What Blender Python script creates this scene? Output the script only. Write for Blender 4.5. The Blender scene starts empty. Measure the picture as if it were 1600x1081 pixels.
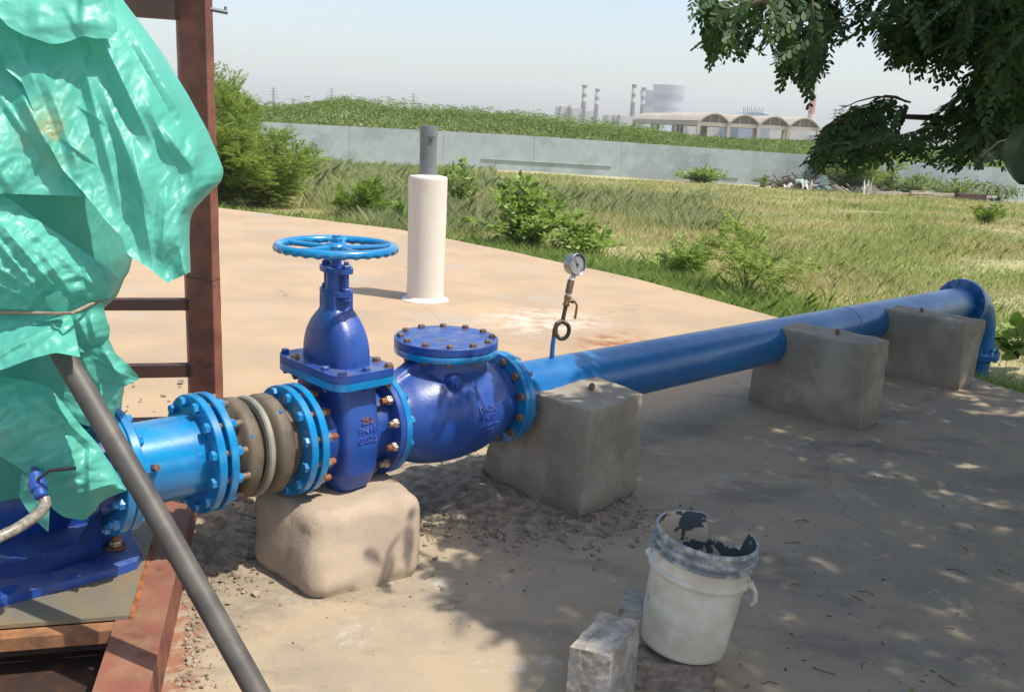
import bpy, bmesh, math, random
import numpy as np
from math import sin, cos, pi, radians, sqrt, atan2
from mathutils import Vector, Matrix, noise
random.seed(7); RNG = np.random.default_rng(11)
SC = bpy.context.scene
COL = SC.collection
# ------------------------------------------------------------ camera, sky, sun, exposure
FPX = 1424.0; PIT = radians(13.88); ROL = radians(2.89); CAMH = 1.65
FW = np.array([0, cos(PIT), -sin(PIT)]); U0 = np.array([0, sin(PIT), cos(PIT)]); X0 = np.array([1.0, 0, 0])
RI = cos(ROL)*X0 + sin(ROL)*U0; UI = -sin(ROL)*X0 + cos(ROL)*U0
CP = np.array([0, 0, CAMH])
cam = bpy.data.cameras.new('camera'); camo = bpy.data.objects.new('camera', cam); COL.objects.link(camo)
cam.sensor_width = 36; cam.lens = 36*FPX/1600; cam.clip_start = 0.05; cam.clip_end = 9000
m = Matrix([[RI[0], UI[0], -FW[0], CP[0]], [RI[1], UI[1], -FW[1], CP[1]], [RI[2], UI[2], -FW[2], CP[2]], [0, 0, 0, 1]])
camo.matrix_world = m
SC.camera = camo
SUN_EL = radians(60); SUN_AZ = atan2(0.93, -0.37)      # azimuth clockwise from +Y: the sun stands right of and a little behind the camera
w = bpy.data.worlds.new('World'); SC.world = w; w.use_nodes = True
nt = w.node_tree; nt.nodes.clear()
sky = nt.nodes.new('ShaderNodeTexSky'); sky.sky_type = 'NISHITA'; sky.sun_disc = False
sky.sun_elevation = SUN_EL; sky.sun_rotation = SUN_AZ; sky.air_density = 1.0; sky.dust_density = 1.9; sky.ozone_density = 0.0; sky.altitude = 0
bg = nt.nodes.new('ShaderNodeBackground'); bg.inputs[1].default_value = 0.15
ow = nt.nodes.new('ShaderNodeOutputWorld'); nt.links.new(sky.outputs[0], bg.inputs[0]); nt.links.new(bg.outputs[0], ow.inputs[0])
sl = bpy.data.lights.new('sun', 'SUN'); sl.energy = 4.15; sl.angle = radians(0.6); sl.color = (1.0, 0.93, 0.82)
so = bpy.data.objects.new('sun', sl); COL.objects.link(so)
SUNV = Vector((sin(SUN_AZ)*cos(SUN_EL), cos(SUN_AZ)*cos(SUN_EL), sin(SUN_EL)))
so.rotation_euler = SUNV.to_track_quat('Z', 'Y').to_euler(); so.location = (0, 0, 30)
SC.view_settings.view_transform = 'Standard'; SC.view_settings.look = 'None'; SC.view_settings.exposure = 0.52; SC.view_settings.gamma = 1
try:
    SC.cycles.volume_step_rate = 2.0; SC.cycles.max_bounces = 8; SC.cycles.transparent_max_bounces = 12
except Exception: pass

# ------------------------------------------------------------ geometry helpers
def ray(x, y): return FW + RI*((x-800)/FPX) - UI*((y-540.5)/FPX)
def G(x, y, z=0.0):
    d = ray(x, y); return CP + d*((z-CAMH)/d[2])
def D(x, y, Y):
    d = ray(x, y); return CP + d*(Y/d[1])
def PX(q):
    d = np.asarray(q, float)-CP; z = d@FW
    return 800+FPX*(d@RI)/z, 540.5-FPX*(d@UI)/z
AZ = radians(45.08)
P0 = np.array([-.052, 3.8638, 0]); DV = np.array([sin(AZ), cos(AZ), 0]); NV = np.array([cos(AZ), -sin(AZ), 0])
def W(s, t=0.0, z=0.0): return P0 + DV*s + NV*t + np.array([0, 0, z])
def zax(s): return 0.46 - 0.0255*s
PIPEM = Matrix([[DV[0], NV[0], 0, P0[0]], [DV[1], NV[1], 0, P0[1]], [0, 0, 1, 0], [0, 0, 0, 1]])   # local x = along, y = towards camera, z = up (left handed kept right by columns)
def srgb(r, g, b):
    f = lambda c: (c/255/12.92 if c/255 <= .04045 else ((c/255+.055)/1.055)**2.4)
    return (f(r), f(g), f(b), 1)
def tz(x, y):
    z = -.2 - .0195*np.clip(y-8, 0, 52) - .25*np.clip(x/15, 0, 2)*np.clip((y-10)/40, 0, 1)
    return z - .0006*np.clip(y-60, 0, 1500) - .38*np.exp(-((x-4.4)**2+(y-8.0)**2)/1.6)
def tag(o, label=None, cat=None, group=None, kind=None):
    if label: o['label'] = label
    if cat: o['category'] = cat
    if group: o['group'] = group
    if kind: o['kind'] = kind
    return o
def empty(name, loc, label, cat, group=None, rot=None):
    o = bpy.data.objects.new(name, None); COL.objects.link(o); o.location = Vector(loc); o.empty_display_size = .1
    if rot is not None: o.rotation_euler = rot
    bpy.context.view_layer.update()
    return tag(o, label, cat, group)
def link(name, me, mat, parent=None):
    o = bpy.data.objects.new(name, me); COL.objects.link(o)
    if mat is not None:
        for mm in (mat if isinstance(mat, (list, tuple)) else [mat]): me.materials.append(mm)
    if parent is not None:
        o.parent = parent; o.matrix_parent_inverse = wmat(parent).inverted()
    return o
def wmat(o):
    mm = o.matrix_basis.copy()
    if o.parent: mm = wmat(o.parent) @ o.matrix_parent_inverse @ mm
    return mm
def ob(name, bm, mat, parent=None, smooth=True, angle=35):
    me = bpy.data.meshes.new(name)
    bmesh.ops.recalc_face_normals(bm, faces=bm.faces)
    bm.to_mesh(me); bm.free()
    o = link(name, me, mat, parent)
    if smooth: shade(me, angle)
    return o
def shade(me, angle=35):
    me.polygons.foreach_set('use_smooth', [True]*len(me.polygons))
    try: me.set_sharp_from_angle(angle=radians(angle))
    except Exception: pass
def basis(axis):
    a = Vector(axis).normalized(); h = Vector((0, 0, 1)) if abs(a.z) < .95 else Vector((1, 0, 0))
    u = h.cross(a).normalized(); v = a.cross(u); return a, u, v
def lathe(bm, org, axis, prof, n=48, cap=True, mi=0):
    """prof = [(distance along axis, radius)]"""
    a, u, v = basis(axis); org = Vector(org); rings = []
    for h, r in prof:
        rings.append([bm.verts.new(org+a*h+(u*cos(2*pi*k/n)+v*sin(2*pi*k/n))*max(r, 1e-4)) for k in range(n)])
    for i in range(len(rings)-1):
        for k in range(n):
            f = bm.faces.new((rings[i][k], rings[i][(k+1) % n], rings[i+1][(k+1) % n], rings[i+1][k])); f.material_index = mi
    if cap:
        f = bm.faces.new(rings[0][::-1]); f.material_index = mi; f = bm.faces.new(rings[-1]); f.material_index = mi
    return bm
def tube(bm, pts, rad, n=12, cap=True, mi=0, closed=False):
    pts = [Vector(p) for p in pts]; N = len(pts); rings = []; u = None
    for i, p in enumerate(pts):
        if closed: t = pts[(i+1) % N]-pts[i-1]
        else: t = (pts[min(i+1, N-1)]-pts[max(i-1, 0)])
        t.normalize()
        if u is None: _, u, v = basis(t)
        u = (u - t*u.dot(t)).normalized(); v = t.cross(u)
        r = rad[i] if isinstance(rad, (list, tuple)) else rad
        rings.append([bm.verts.new(p+(u*cos(2*pi*k/n)+v*sin(2*pi*k/n))*r) for k in range(n)])
    for i in range(N if closed else N-1):
        A = rings[i]; B = rings[(i+1) % N]
        for k in range(n):
            f = bm.faces.new((A[k], A[(k+1) % n], B[(k+1) % n], B[k])); f.material_index = mi
    if cap and not closed:
        f = bm.faces.new(rings[0][::-1]); f.material_index = mi; f = bm.faces.new(rings[-1]); f.material_index = mi
    return bm
def hexa(bm, c8, mi=0):
    """c8: 4 bottom corners then 4 top corners, same order"""
    v = [bm.verts.new(Vector(c)) for c in c8]
    for q in ((3, 2, 1, 0), (4, 5, 6, 7), (0, 1, 5, 4), (1, 2, 6, 5), (2, 3, 7, 6), (3, 0, 4, 7)):
        f = bm.faces.new([v[i] for i in q]); f.material_index = mi
    return v
def box(bm, c, size, rz=0.0, mi=0, M=None):
    sx, sy, sz = [q/2 for q in size]
    R = Matrix.Rotation(rz, 4, 'Z')
    pts = []
    for z in (-sz, sz):
        for x, y in ((-sx, -sy), (sx, -sy), (sx, sy), (-sx, sy)):
            p = Vector((x, y, z)); p = (M @ p) if M is not None else (R @ p)
            pts.append(p+Vector(c))
    return hexa(bm, pts, mi)
def bevel(bm, w, seg=2, ang=30):
    es = [e for e in bm.edges if len(e.link_faces) == 2 and e.calc_face_angle(0) > radians(ang)]
    bmesh.ops.bevel(bm, geom=es, offset=w, segments=seg, profile=.5, affect='EDGES', clamp_overlap=True)
def grid_cut(bm, n): bmesh.ops.subdivide_edges(bm, edges=bm.edges[:], cuts=n, use_grid_fill=True)
def rough(bm, amp, sc, seed=0, oct=3):
    bm.normal_update()
    for v in bm.verts:
        d = 0; a = 1; f = sc
        for k in range(oct):
            d += a*noise.noise(Vector(v.co)*f+Vector((seed*3.7+k*9, seed, 0))); a *= .5; f *= 2.1
        v.co += v.normal*d*amp
def remesh(o, vox, smooth_it=4):
    md = o.modifiers.new('r', 'REMESH'); md.mode = 'VOXEL'; md.voxel_size = vox; md.use_smooth_shade = True
    m2 = o.modifiers.new('s', 'SMOOTH'); m2.iterations = smooth_it; m2.factor = .5
    dg = bpy.context.evaluated_depsgraph_get(); dg.update()
    me = bpy.data.meshes.new_from_object(o.evaluated_get(dg)); mats = [mm for mm in o.data.materials]
    o.modifiers.clear(); o.data = me
    me.materials.clear(); [me.materials.append(q) for q in mats]
    me.polygons.foreach_set('use_smooth', [True]*len(me.polygons))
    return o
def polymesh(name, V, k, mat, parent=None, rnd=None, smooth=False):
    """V (N*k,3): N separate polygons of k corners each"""
    V = np.ascontiguousarray(V, dtype=np.float32).reshape(-1, 3); N = len(V)//k
    me = bpy.data.meshes.new(name); me.vertices.add(N*k); me.vertices.foreach_set('co', V.ravel())
    me.loops.add(N*k); me.loops.foreach_set('vertex_index', np.arange(N*k, dtype=np.int32))
    me.polygons.add(N); me.polygons.foreach_set('loop_start', np.arange(N, dtype=np.int32)*k)
    if rnd is not None:
        at = me.attributes.new('rnd', 'FLOAT', 'FACE'); at.data.foreach_set('value', np.asarray(rnd, dtype=np.float32))
    me.update(calc_edges=True)
    return link(name, me, mat, parent)
def unit(a): return a/np.maximum(np.linalg.norm(a, axis=-1, keepdims=True), 1e-9)
HEX = [(0, 0), (.3, .38), (.7, .5), (1, .12), (1, -.12), (.7, -.5), (.3, -.38)]
OBO = [(0, .06), (.25, .34), (.6, .5), (.88, .36), (1, 0), (.88, -.36), (.6, -.5), (.25, -.34)]
DIA = [(0, 0), (.45, .5), (1, 0), (.45, -.5)]
BRD = [(0, .1), (.12, .45), (.4, .55), (.8, .3), (1, 0), (.8, -.3), (.4, -.55), (.12, -.45)]
def leaves(P, Dr, Nn, L, Wd, shape):
    """returns (n*k,3) polygons"""
    S = unit(np.cross(Dr, Nn)); k = len(shape); out = np.empty((len(P), k, 3))
    L = np.asarray(L).reshape(-1, 1)*np.ones((len(P), 1)); Wd = np.asarray(Wd).reshape(-1, 1)*np.ones((len(P), 1))
    for i, (a, b) in enumerate(shape): out[:, i] = P + Dr*L*a + S*Wd*b
    return out.reshape(-1, 3)
def fronds(P, Dr, up, n_pairs, Ln, lf, wf, shape, rng, droop=.25, ang=62):
    """compound leaves: P base, Dr direction, up normal"""
    S = unit(np.cross(Dr, up)); Nn = unit(np.cross(S, Dr)); out = []
    Ln = np.asarray(Ln).reshape(-1, 1)*np.ones((len(P), 1)); q = []
    for i in range(n_pairs):
        f = (i+1)/n_pairs
        base = P + Dr*Ln*f + np.array([0, 0, -1.])*Ln*droop*f*f
        for sd in (-1, 1):
            a = radians(ang)*(1-.35*f) ; a = a + rng.normal(0, .1, (len(P), 1))
            ld = unit(Dr*np.cos(a) + S*sd*np.sin(a) + np.array([0, 0, -1.])*(.22+.3*rng.random((len(P), 1))))
            nn = unit(Nn + S*sd*.35 + rng.normal(0, .22, (len(P), 3)))
            nn = unit(nn - ld*np.sum(nn*ld, -1, keepdims=True))
            sz = (.75+.5*np.sin(pi*min(.95, f*.8+.15)))*(.85+.3*rng.random(len(P)))
            out.append(leaves(base, ld, nn, lf*sz, wf*sz, shape)); q.append(rng.random(len(P)))
    return np.concatenate(out), np.concatenate(q)

# ------------------------------------------------------------ materials
def mat(name, c, rough_=.6, c2=None, sc=6.0, lo=.35, hi=.65, bump=0.0, bsc=40.0, metal=0.0, spec=.5, coat=0.0, c3=None, sc3=1.2, lo3=.5, hi3=.65,
        detail=6.0, rvar=0.0, up=None, trans=0.0, bdist=.01, world=False):
    M = bpy.data.materials.new(name); M.use_nodes = True; N = M.node_tree; L = N.links; N.nodes.clear()
    out = N.nodes.new('ShaderNodeOutputMaterial'); b = N.nodes.new('ShaderNodeBsdfPrincipled'); L.new(b.outputs[0], out.inputs[0])
    b.inputs['Roughness'].default_value = rough_; b.inputs['Metallic'].default_value = metal
    b.inputs['Specular IOR Level'].default_value = spec; b.inputs['Coat Weight'].default_value = coat; b.inputs['Coat Roughness'].default_value = .12
    if world:
        tc = N.nodes.new('ShaderNodeNewGeometry'); co = tc.outputs['Position']
    else:
        tc = N.nodes.new('ShaderNodeTexCoord'); co = tc.outputs['Object']
    def nz(s, d=detail, rg=.6):
        t = N.nodes.new('ShaderNodeTexNoise'); t.inputs['Scale'].default_value = s; t.inputs['Detail'].default_value = d; t.inputs['Roughness'].default_value = rg
        L.new(co, t.inputs['Vector']); return t
    def ramp(src, a, bb):
        r = N.nodes.new('ShaderNodeMapRange'); r.inputs[1].default_value = a; r.inputs[2].default_value = bb; r.interpolation_type = 'SMOOTHSTEP'
        L.new(src, r.inputs[0]); return r.outputs[0]
    def mix(fac, A, B):
        x = N.nodes.new('ShaderNodeMix'); x.data_type = 'RGBA'
        L.new(fac, x.inputs[0])
        for i, q in ((6, A), (7, B)):
            if isinstance(q, tuple): x.inputs[i].default_value = q
            else: L.new(q, x.inputs[i])
        return x.outputs[2]
    cur = c
    if c2 is not None:
        t = nz(sc); cur = mix(ramp(t.outputs[0], lo, hi), c, c2)
        if rvar:
            r = N.nodes.new('ShaderNodeMapRange'); r.inputs[1].default_value = .3; r.inputs[2].default_value = .7; r.inputs[3].default_value = rough_-rvar; r.inputs[4].default_value = rough_+rvar
            L.new(t.outputs[0], r.inputs[0]); L.new(r.outputs[0], b.inputs['Roughness'])
    if c3 is not None:
        t3 = nz(sc3, 8, .65); cur = mix(ramp(t3.outputs[0], lo3, hi3), cur, c3)
    if up is not None:      # dust that has settled on upward faces
        g = N.nodes.new('ShaderNodeNewGeometry'); sx = N.nodes.new('ShaderNodeSeparateXYZ'); L.new(g.outputs['Normal'], sx.inputs[0])
        t4 = nz(14, 5); mu = N.nodes.new('ShaderNodeMath'); mu.operation = 'MULTIPLY'
        L.new(ramp(sx.outputs[2], up[1], 1.0), mu.inputs[0]); L.new(ramp(t4.outputs[0], .35, .7), mu.inputs[1])
        m3 = N.nodes.new('ShaderNodeMath'); m3.operation = 'MULTIPLY'; m3.inputs[1].default_value = up[2]; L.new(mu.outputs[0], m3.inputs[0])
        cur = mix(m3.outputs[0], cur, up[0])
    if isinstance(cur, tuple): b.inputs['Base Color'].default_value = cur
    else: L.new(cur, b.inputs['Base Color'])
    if bump:
        bp = N.nodes.new('ShaderNodeBump'); bp.inputs['Strength'].default_value = bump; bp.inputs['Distance'].default_value = bdist
        L.new(nz(bsc, 8, .65).outputs[0], bp.inputs['Height']); L.new(bp.outputs[0], b.inputs['Normal'])
    if trans:
        tr = N.nodes.new('ShaderNodeBsdfTranslucent'); ms = N.nodes.new('ShaderNodeMixShader'); ms.inputs[0].default_value = trans
        if isinstance(cur, tuple): tr.inputs[0].default_value = cur
        else: L.new(cur, tr.inputs[0])
        L.new(b.outputs[0], ms.inputs[1]); L.new(tr.outputs[0], ms.inputs[2]); L.new(ms.outputs[0], out.inputs[0])
    return M
def leafmat(name, cols, trans=.35, rough_=.55, patch=None, pscale=.3):
    """colour from per-face random value (attribute rnd); optional large patches of second palette"""
    M = bpy.data.materials.new(name); M.use_nodes = True; N = M.node_tree; L = N.links; N.nodes.clear()
    out = N.nodes.new('ShaderNodeOutputMaterial'); b = N.nodes.new('ShaderNodeBsdfPrincipled'); b.inputs['Roughness'].default_value = rough_
    b.inputs['Specular IOR Level'].default_value = .35
    at = N.nodes.new('ShaderNodeAttribute'); at.attribute_name = 'rnd'
    def rampc(cs):
        r = N.nodes.new('ShaderNodeValToRGB'); el = r.color_ramp.elements
        while len(el) < len(cs): el.new(.5)
        for i, q in enumerate(cs): el[i].position = i/(len(cs)-1); el[i].color = q
        L.new(at.outputs['Fac'], r.inputs[0]); return r.outputs[0]
    cur = rampc(cols)
    if patch:
        g = N.nodes.new('ShaderNodeNewGeometry'); mp = N.nodes.new('ShaderNodeMapping'); mp.inputs['Scale'].default_value = (1, 1, .05)
        L.new(g.outputs['Position'], mp.inputs[0])
        t = N.nodes.new('ShaderNodeTexNoise'); t.inputs['Scale'].default_value = pscale; t.inputs['Detail'].default_value = 4; L.new(mp.outputs[0], t.inputs[0])
        r = N.nodes.new('ShaderNodeMapRange'); r.inputs[1].default_value = .42; r.inputs[2].default_value = .6; L.new(t.outputs[0], r.inputs[0])
        x = N.nodes.new('ShaderNodeMix'); x.data_type = 'RGBA'; L.new(r.outputs[0], x.inputs[0]); L.new(cur, x.inputs[6]); L.new(rampc(patch), x.inputs[7]); cur = x.outputs[2]
    L.new(cur, b.inputs['Base Color'])
    tr = N.nodes.new('ShaderNodeBsdfTranslucent'); ms = N.nodes.new('ShaderNodeMixShader'); ms.inputs[0].default_value = trans
    L.new(cur, tr.inputs[0]); L.new(b.outputs[0], ms.inputs[1]); L.new(tr.outputs[0], ms.inputs[2]); L.new(ms.outputs[0], out.inputs[0])
    return M
SLAB = mat('slab_concrete', (.43, .31, .195, 1), .85, (.36, .27, .18, 1), 1.1, .4, .62, bump=.35, bsc=60, c3=(.36, .31, .25, 1), sc3=.9, lo3=.54, hi3=.68, bdist=.006, world=True)
def dirt_zone(M):      # grey cement dust and stains spread over the working side of the pipeline
    N = M.node_tree; L = N.links; b = [x for x in N.nodes if x.type == 'BSDF_PRINCIPLED'][0]; src = b.inputs['Base Color'].links[0].from_socket
    g = N.nodes.new('ShaderNodeNewGeometry'); dt = N.nodes.new('ShaderNodeVectorMath'); dt.operation = 'DOT_PRODUCT'; dt.inputs[1].default_value = (.706, -.708, 0); L.new(g.outputs['Position'], dt.inputs[0])
    def nz(s, d, rg=.6, st=None):
        t = N.nodes.new('ShaderNodeTexNoise'); t.inputs['Scale'].default_value = s; t.inputs['Detail'].default_value = d; t.inputs['Roughness'].default_value = rg
        if st:
            mp = N.nodes.new('ShaderNodeMapping'); mp.inputs['Scale'].default_value = st; mp.inputs['Rotation'].default_value = (0, 0, .6); L.new(g.outputs['Position'], mp.inputs[0]); L.new(mp.outputs[0], t.inputs[0])
        else: L.new(g.outputs['Position'], t.inputs[0])
        return t.outputs[0]
    def mr(src_, a, b_, c=0, d=1):
        r = N.nodes.new('ShaderNodeMapRange'); r.interpolation_type = 'SMOOTHSTEP'; r.inputs[1].default_value = a; r.inputs[2].default_value = b_; r.inputs[3].default_value = c; r.inputs[4].default_value = d; L.new(src_, r.inputs[0]); return r.outputs[0]
    def mth(op, a, b_):
        q = N.nodes.new('ShaderNodeMath'); q.operation = op; q.use_clamp = op == 'MULTIPLY'
        for i, z in ((0, a), (1, b_)):
            if isinstance(z, (int, float)): q.inputs[i].default_value = z
            else: L.new(z, q.inputs[i])
        return q.outputs[0]
    def mix(f, A, B):
        x = N.nodes.new('ShaderNodeMix'); x.data_type = 'RGBA'; L.new(f, x.inputs[0])
        for i, q in ((6, A), (7, B)):
            if isinstance(q, tuple): x.inputs[i].default_value = q
            else: L.new(q, x.inputs[i])
        return x.outputs[2]
    zone = mr(mth('ADD', dt.outputs['Value'], mth('MULTIPLY', nz(.9, 5), 1.6)), -2.75, -1.9)
    cur = mix(mth('MULTIPLY', zone, .85), src, mix(mr(nz(2.3, 8, .65), .38, .62), (.38, .305, .205, 1), (.29, .245, .18, 1)))
    cur = mix(mth('MULTIPLY', zone, mr(nz(1.3, 8, .7, (1, 2.2, 1)), .50, .64, 0, .6)), cur, (.17, .145, .11, 1))
    cur = mix(mth('MULTIPLY', zone, mr(nz(3.1, 9, .75), .56, .66, 0, .6)), cur, (.44, .42, .38, 1))
    wv = N.nodes.new('ShaderNodeTexNoise'); wv.inputs['Scale'].default_value = 2.2; wv.inputs['Detail'].default_value = 5; L.new(g.outputs['Position'], wv.inputs[0])
    wa = N.nodes.new('ShaderNodeVectorMath'); wa.operation = 'MULTIPLY_ADD'; wa.inputs[1].default_value = (.55, .55, 0); L.new(wv.outputs['Color'], wa.inputs[0]); L.new(g.outputs['Position'], wa.inputs[2])
    vo = N.nodes.new('ShaderNodeTexVoronoi'); vo.feature = 'DISTANCE_TO_EDGE'; vo.inputs['Scale'].default_value = .42; L.new(wa.outputs[0], vo.inputs['Vector'])
    crk = mr(vo.outputs['Distance'], .0012, .0035, 1, 0); cur = mix(mth('MULTIPLY', crk, mr(nz(.7, 3), .42, .55, .05, .4)), cur, (.16, .12, .085, 1))
    def blot(c, r0, r1, sc_, colr, st, nlo=.40, nhi=.62, ns=6):
        mp = N.nodes.new('ShaderNodeMapping'); mp.vector_type = 'POINT'; mp.inputs['Location'].default_value = (-c[0]*sc_[0], -c[1]*sc_[1], 0); mp.inputs['Scale'].default_value = (sc_[0], sc_[1], 0); L.new(g.outputs['Position'], mp.inputs[0])
        ln = N.nodes.new('ShaderNodeVectorMath'); ln.operation = 'LENGTH'; L.new(mp.outputs[0], ln.inputs[0])
        return mix(mth('MULTIPLY', mth('MULTIPLY', mr(ln.outputs['Value'], r0, r1, st, 0), 1.0), mr(nz(ns, 7, .7), nlo, nhi)), cur, colr)
    cur = blot((.27, 7.6), .15, .75, (.9, 1, 1), (.60, .54, .47, 1), .8)
    cur = blot((.78, 6.95), .02, .55, (1.0, .75, 1), (.26, .10, .04, 1), .95)
    cur = blot((-4.6, 7.2), .1, .9, (1, 1, 1), (.52, .47, .40, 1), .5)
    dv_ = N.nodes.new('ShaderNodeVectorMath'); dv_.operation = 'DOT_PRODUCT'; dv_.inputs[1].default_value = (.969, .247, 0); L.new(g.outputs['Position'], dv_.inputs[0])
    e_ = mth('SUBTRACT', dv_.outputs['Value'], float(-.955*.969+2.35*.247)); sy = N.nodes.new('ShaderNodeSeparateXYZ'); L.new(g.outputs['Position'], sy.inputs[0]); rng_ = mth('MULTIPLY', mr(e_, -.04, -.02), mr(sy.outputs[1], 3.3, 2.9))
    cur = mix(mth('MULTIPLY', mth('MULTIPLY', rng_, mr(mth('ADD', e_, mth('MULTIPLY', nz(9, 5), .05)), .12, .085)), mr(nz(14, 6, .7), .40, .58, .1, .85)), cur, (.24, .085, .05, 1))
    fine = nz(55, 6, .7); cur = mix(mr(fine, .60, .68, 0, .35), cur, (.19, .16, .12, 1))
    L.new(cur, b.inputs['Base Color'])
dirt_zone(SLAB)
CONC = mat('cement_render', (.36, .315, .245, 1), .92, (.27, .235, .185, 1), 5, .35, .65, bump=.8, bsc=45, c3=(.43, .39, .32, 1), sc3=3, lo3=.52, hi3=.7, bdist=.012)
CONC1 = mat('smooth_mortar', (.40, .32, .235, 1), .88, (.33, .26, .195, 1), 4, .4, .65, bump=.45, bsc=85, c3=(.46, .38, .29, 1), sc3=2.5, lo3=.55, hi3=.7, bdist=.006)
DKBL = mat('dark_blue_paint', (.010, .052, .27, 1), .38, (.015, .072, .32, 1), 5, bump=.35, bsc=110, coat=.18, rvar=.1, up=((.20, .20, .22, 1), .2, .5), c3=(.035, .04, .12, 1), sc3=9, lo3=.56, hi3=.72, bdist=.003)
AZBL = mat('azure_paint', (.002, .225, .50, 1), .28, (.004, .16, .42, 1), 9, bump=.25, bsc=60, coat=.6, rvar=.06, up=((.2, .3, .38, 1), .5, .22), bdist=.002)
PIPB = mat('pipe_blue_paint', (.003, .155, .41, 1), .36, (.004, .11, .34, 1), 2.2, bump=.1, bsc=60, coat=.3, rvar=.1, up=((.14, .26, .34, 1), .3, .25), c3=(.006, .17, .38, 1), sc3=2.8, lo3=.58, hi3=.75, bdist=.002)
REDO = mat('red_oxide_steel', (.235, .085, .055, 1), .62, (.14, .045, .03, 1), 7, .4, .65, bump=.3, bsc=55, c3=(.10, .042, .028, 1), sc3=9, lo3=.58, hi3=.7, up=((.34, .21, .12, 1), .6, .5), bdist=.003)
RUST = mat('rust', (.36, .12, .035, 1), .85, (.16, .055, .025, 1), 20, .35, .65, bump=.5, bsc=90, bdist=.003)
REDB = mat('rusty_brown_beam', (.30, .14, .06, 1), .8, (.17, .08, .04, 1), 12, bump=.4, bsc=60, c3=(.42, .20, .06, 1), sc3=5, lo3=.5, hi3=.65, bdist=.003)
PITSH = mat('pit_shade_rust', (.030, .016, .011, 1), .7, (.075, .028, .014, 1), 11, .45, .7, bump=.4, bsc=50, bdist=.004)  # rust taken nearly black: the deep shade of the skid pit is in the colour
BRWN = mat('brown_primer_steel', (.075, .035, .024, 1), .6, (.045, .025, .02, 1), 8, bump=.2, bsc=50, bdist=.003)
PLAT = mat('bare_steel_plate', (.20, .185, .15, 1), .5, (.26, .20, .12, 1), 5, .4, .62, bump=.2, bsc=40, metal=.25, c3=(.36, .17, .055, 1), sc3=5, lo3=.56, hi3=.68, bdist=.002)
NICK = mat('plated_nut', (.42, .38, .32, 1), .4, (.32, .22, .14, 1), 60, metal=.7, bump=.2, bsc=120, bdist=.002)
BOLTB = mat('weathered_bolt', (.14, .085, .06, 1), .6, (.22, .15, .11, 1), 50, metal=.3, bump=.3, bsc=120, bdist=.002)
RUBB = mat('old_rubber', (.095, .072, .05, 1), .62, (.14, .11, .08, 1), 12, bump=.3, bsc=70, c3=(.06, .05, .04, 1), sc3=6, bdist=.003, up=((.23, .19, .14, 1), .2, .4))
RUBR = mat('grey_ring', (.20, .20, .17, 1), .5, (.26, .25, .21, 1), 15, bump=.1, bsc=60, bdist=.002)
HDPE = mat('black_polythene_pipe', (.045, .045, .044, 1), .55, (.075, .07, .062, 1), 9, bump=.15, bsc=50, up=((.17, .15, .12, 1), .0, .45), bdist=.002)
BRAS = mat('brass', (.30, .20, .10, 1), .45, (.2, .13, .08, 1), 40, metal=.6, bump=.2, bsc=90, bdist=.002)
DKST = mat('dark_steel_tube', (.05, .035, .03, 1), .45, (.09, .05, .035, 1), 30, metal=.3, bump=.2, bsc=90, bdist=.002)
STEEL = mat('stainless_case', (.42, .42, .42, 1), .3, (.3, .3, .3, 1), 20, metal=.85)
TAPE = mat('white_thread_tape', (.75, .75, .73, 1), .5, (.6, .58, .55, 1), 60, bump=.4, bsc=90, bdist=.002)
DIAL = mat('dial_face', (.27, .28, .30, 1), .35, (.22, .23, .25, 1), 20)
BLK = mat('black_ink', (.02, .02, .022, 1), .5, (.03, .03, .03, 1), 30)
GLAS = mat('clear_glass', (.9, .9, .9, 1), .05); GLAS.node_tree.nodes['Principled BSDF'].inputs['Transmission Weight'].default_value = 1.0
GLAS.node_tree.nodes['Principled BSDF'].inputs['IOR'].default_value = 1.1
WPVC = mat('white_painted_post', (.64, .61, .56, 1), .6, (.63, .59, .53, 1), 4, bump=.12, bsc=50, c3=(.60, .54, .45, 1), sc3=3, lo3=.6, hi3=.75, bdist=.003)
GPVC = mat('grey_pvc', (.13, .15, .165, 1), .5, (.17, .19, .2, 1), 8, bump=.05, bsc=50, bdist=.002)
BUCK = mat('dirty_white_plastic', (.68, .65, .56, 1), .42, (.56, .51, .41, 1), 7, .4, .6, bump=.15, bsc=40, c3=(.36, .30, .22, 1), sc3=13, lo3=.60, hi3=.76, bdist=.002)
BUCR = mat('cement_smeared_rim', (.20, .22, .235, 1), .55, (.46, .46, .43, 1), 30, .42, .64, bump=.6, bsc=60, bdist=.003)
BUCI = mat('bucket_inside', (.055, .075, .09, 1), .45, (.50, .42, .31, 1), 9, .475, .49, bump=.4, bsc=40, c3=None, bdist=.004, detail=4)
CMU = mat('cinder_block', (.40, .37, .33, 1), .95, (.27, .24, .2, 1), 30, .35, .65, bump=1.0, bsc=110, c3=(.50, .47, .43, 1), sc3=8, lo3=.5, hi3=.65, bdist=.008)
CMUB = mat('brown_cinder_block', (.33, .28, .22, 1), .95, (.20, .165, .13, 1), 30, .35, .65, bump=1.0, bsc=110, c3=(.34, .29, .23, 1), sc3=7, lo3=.55, hi3=.68, bdist=.008)
RUBL = mat('dried_mortar', (.32, .265, .195, 1), .95, (.19, .155, .115, 1), 18, .42, .6, bump=.6, bsc=90, bdist=.004)
SOIL = mat('dry_soil', (.42, .37, .21, 1), .95, (.32, .33, .15, 1), .5, .4, .62, bump=.5, bsc=8, bdist=.05, c3=(.34, .27, .18, 1), sc3=.25, world=True)
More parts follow.
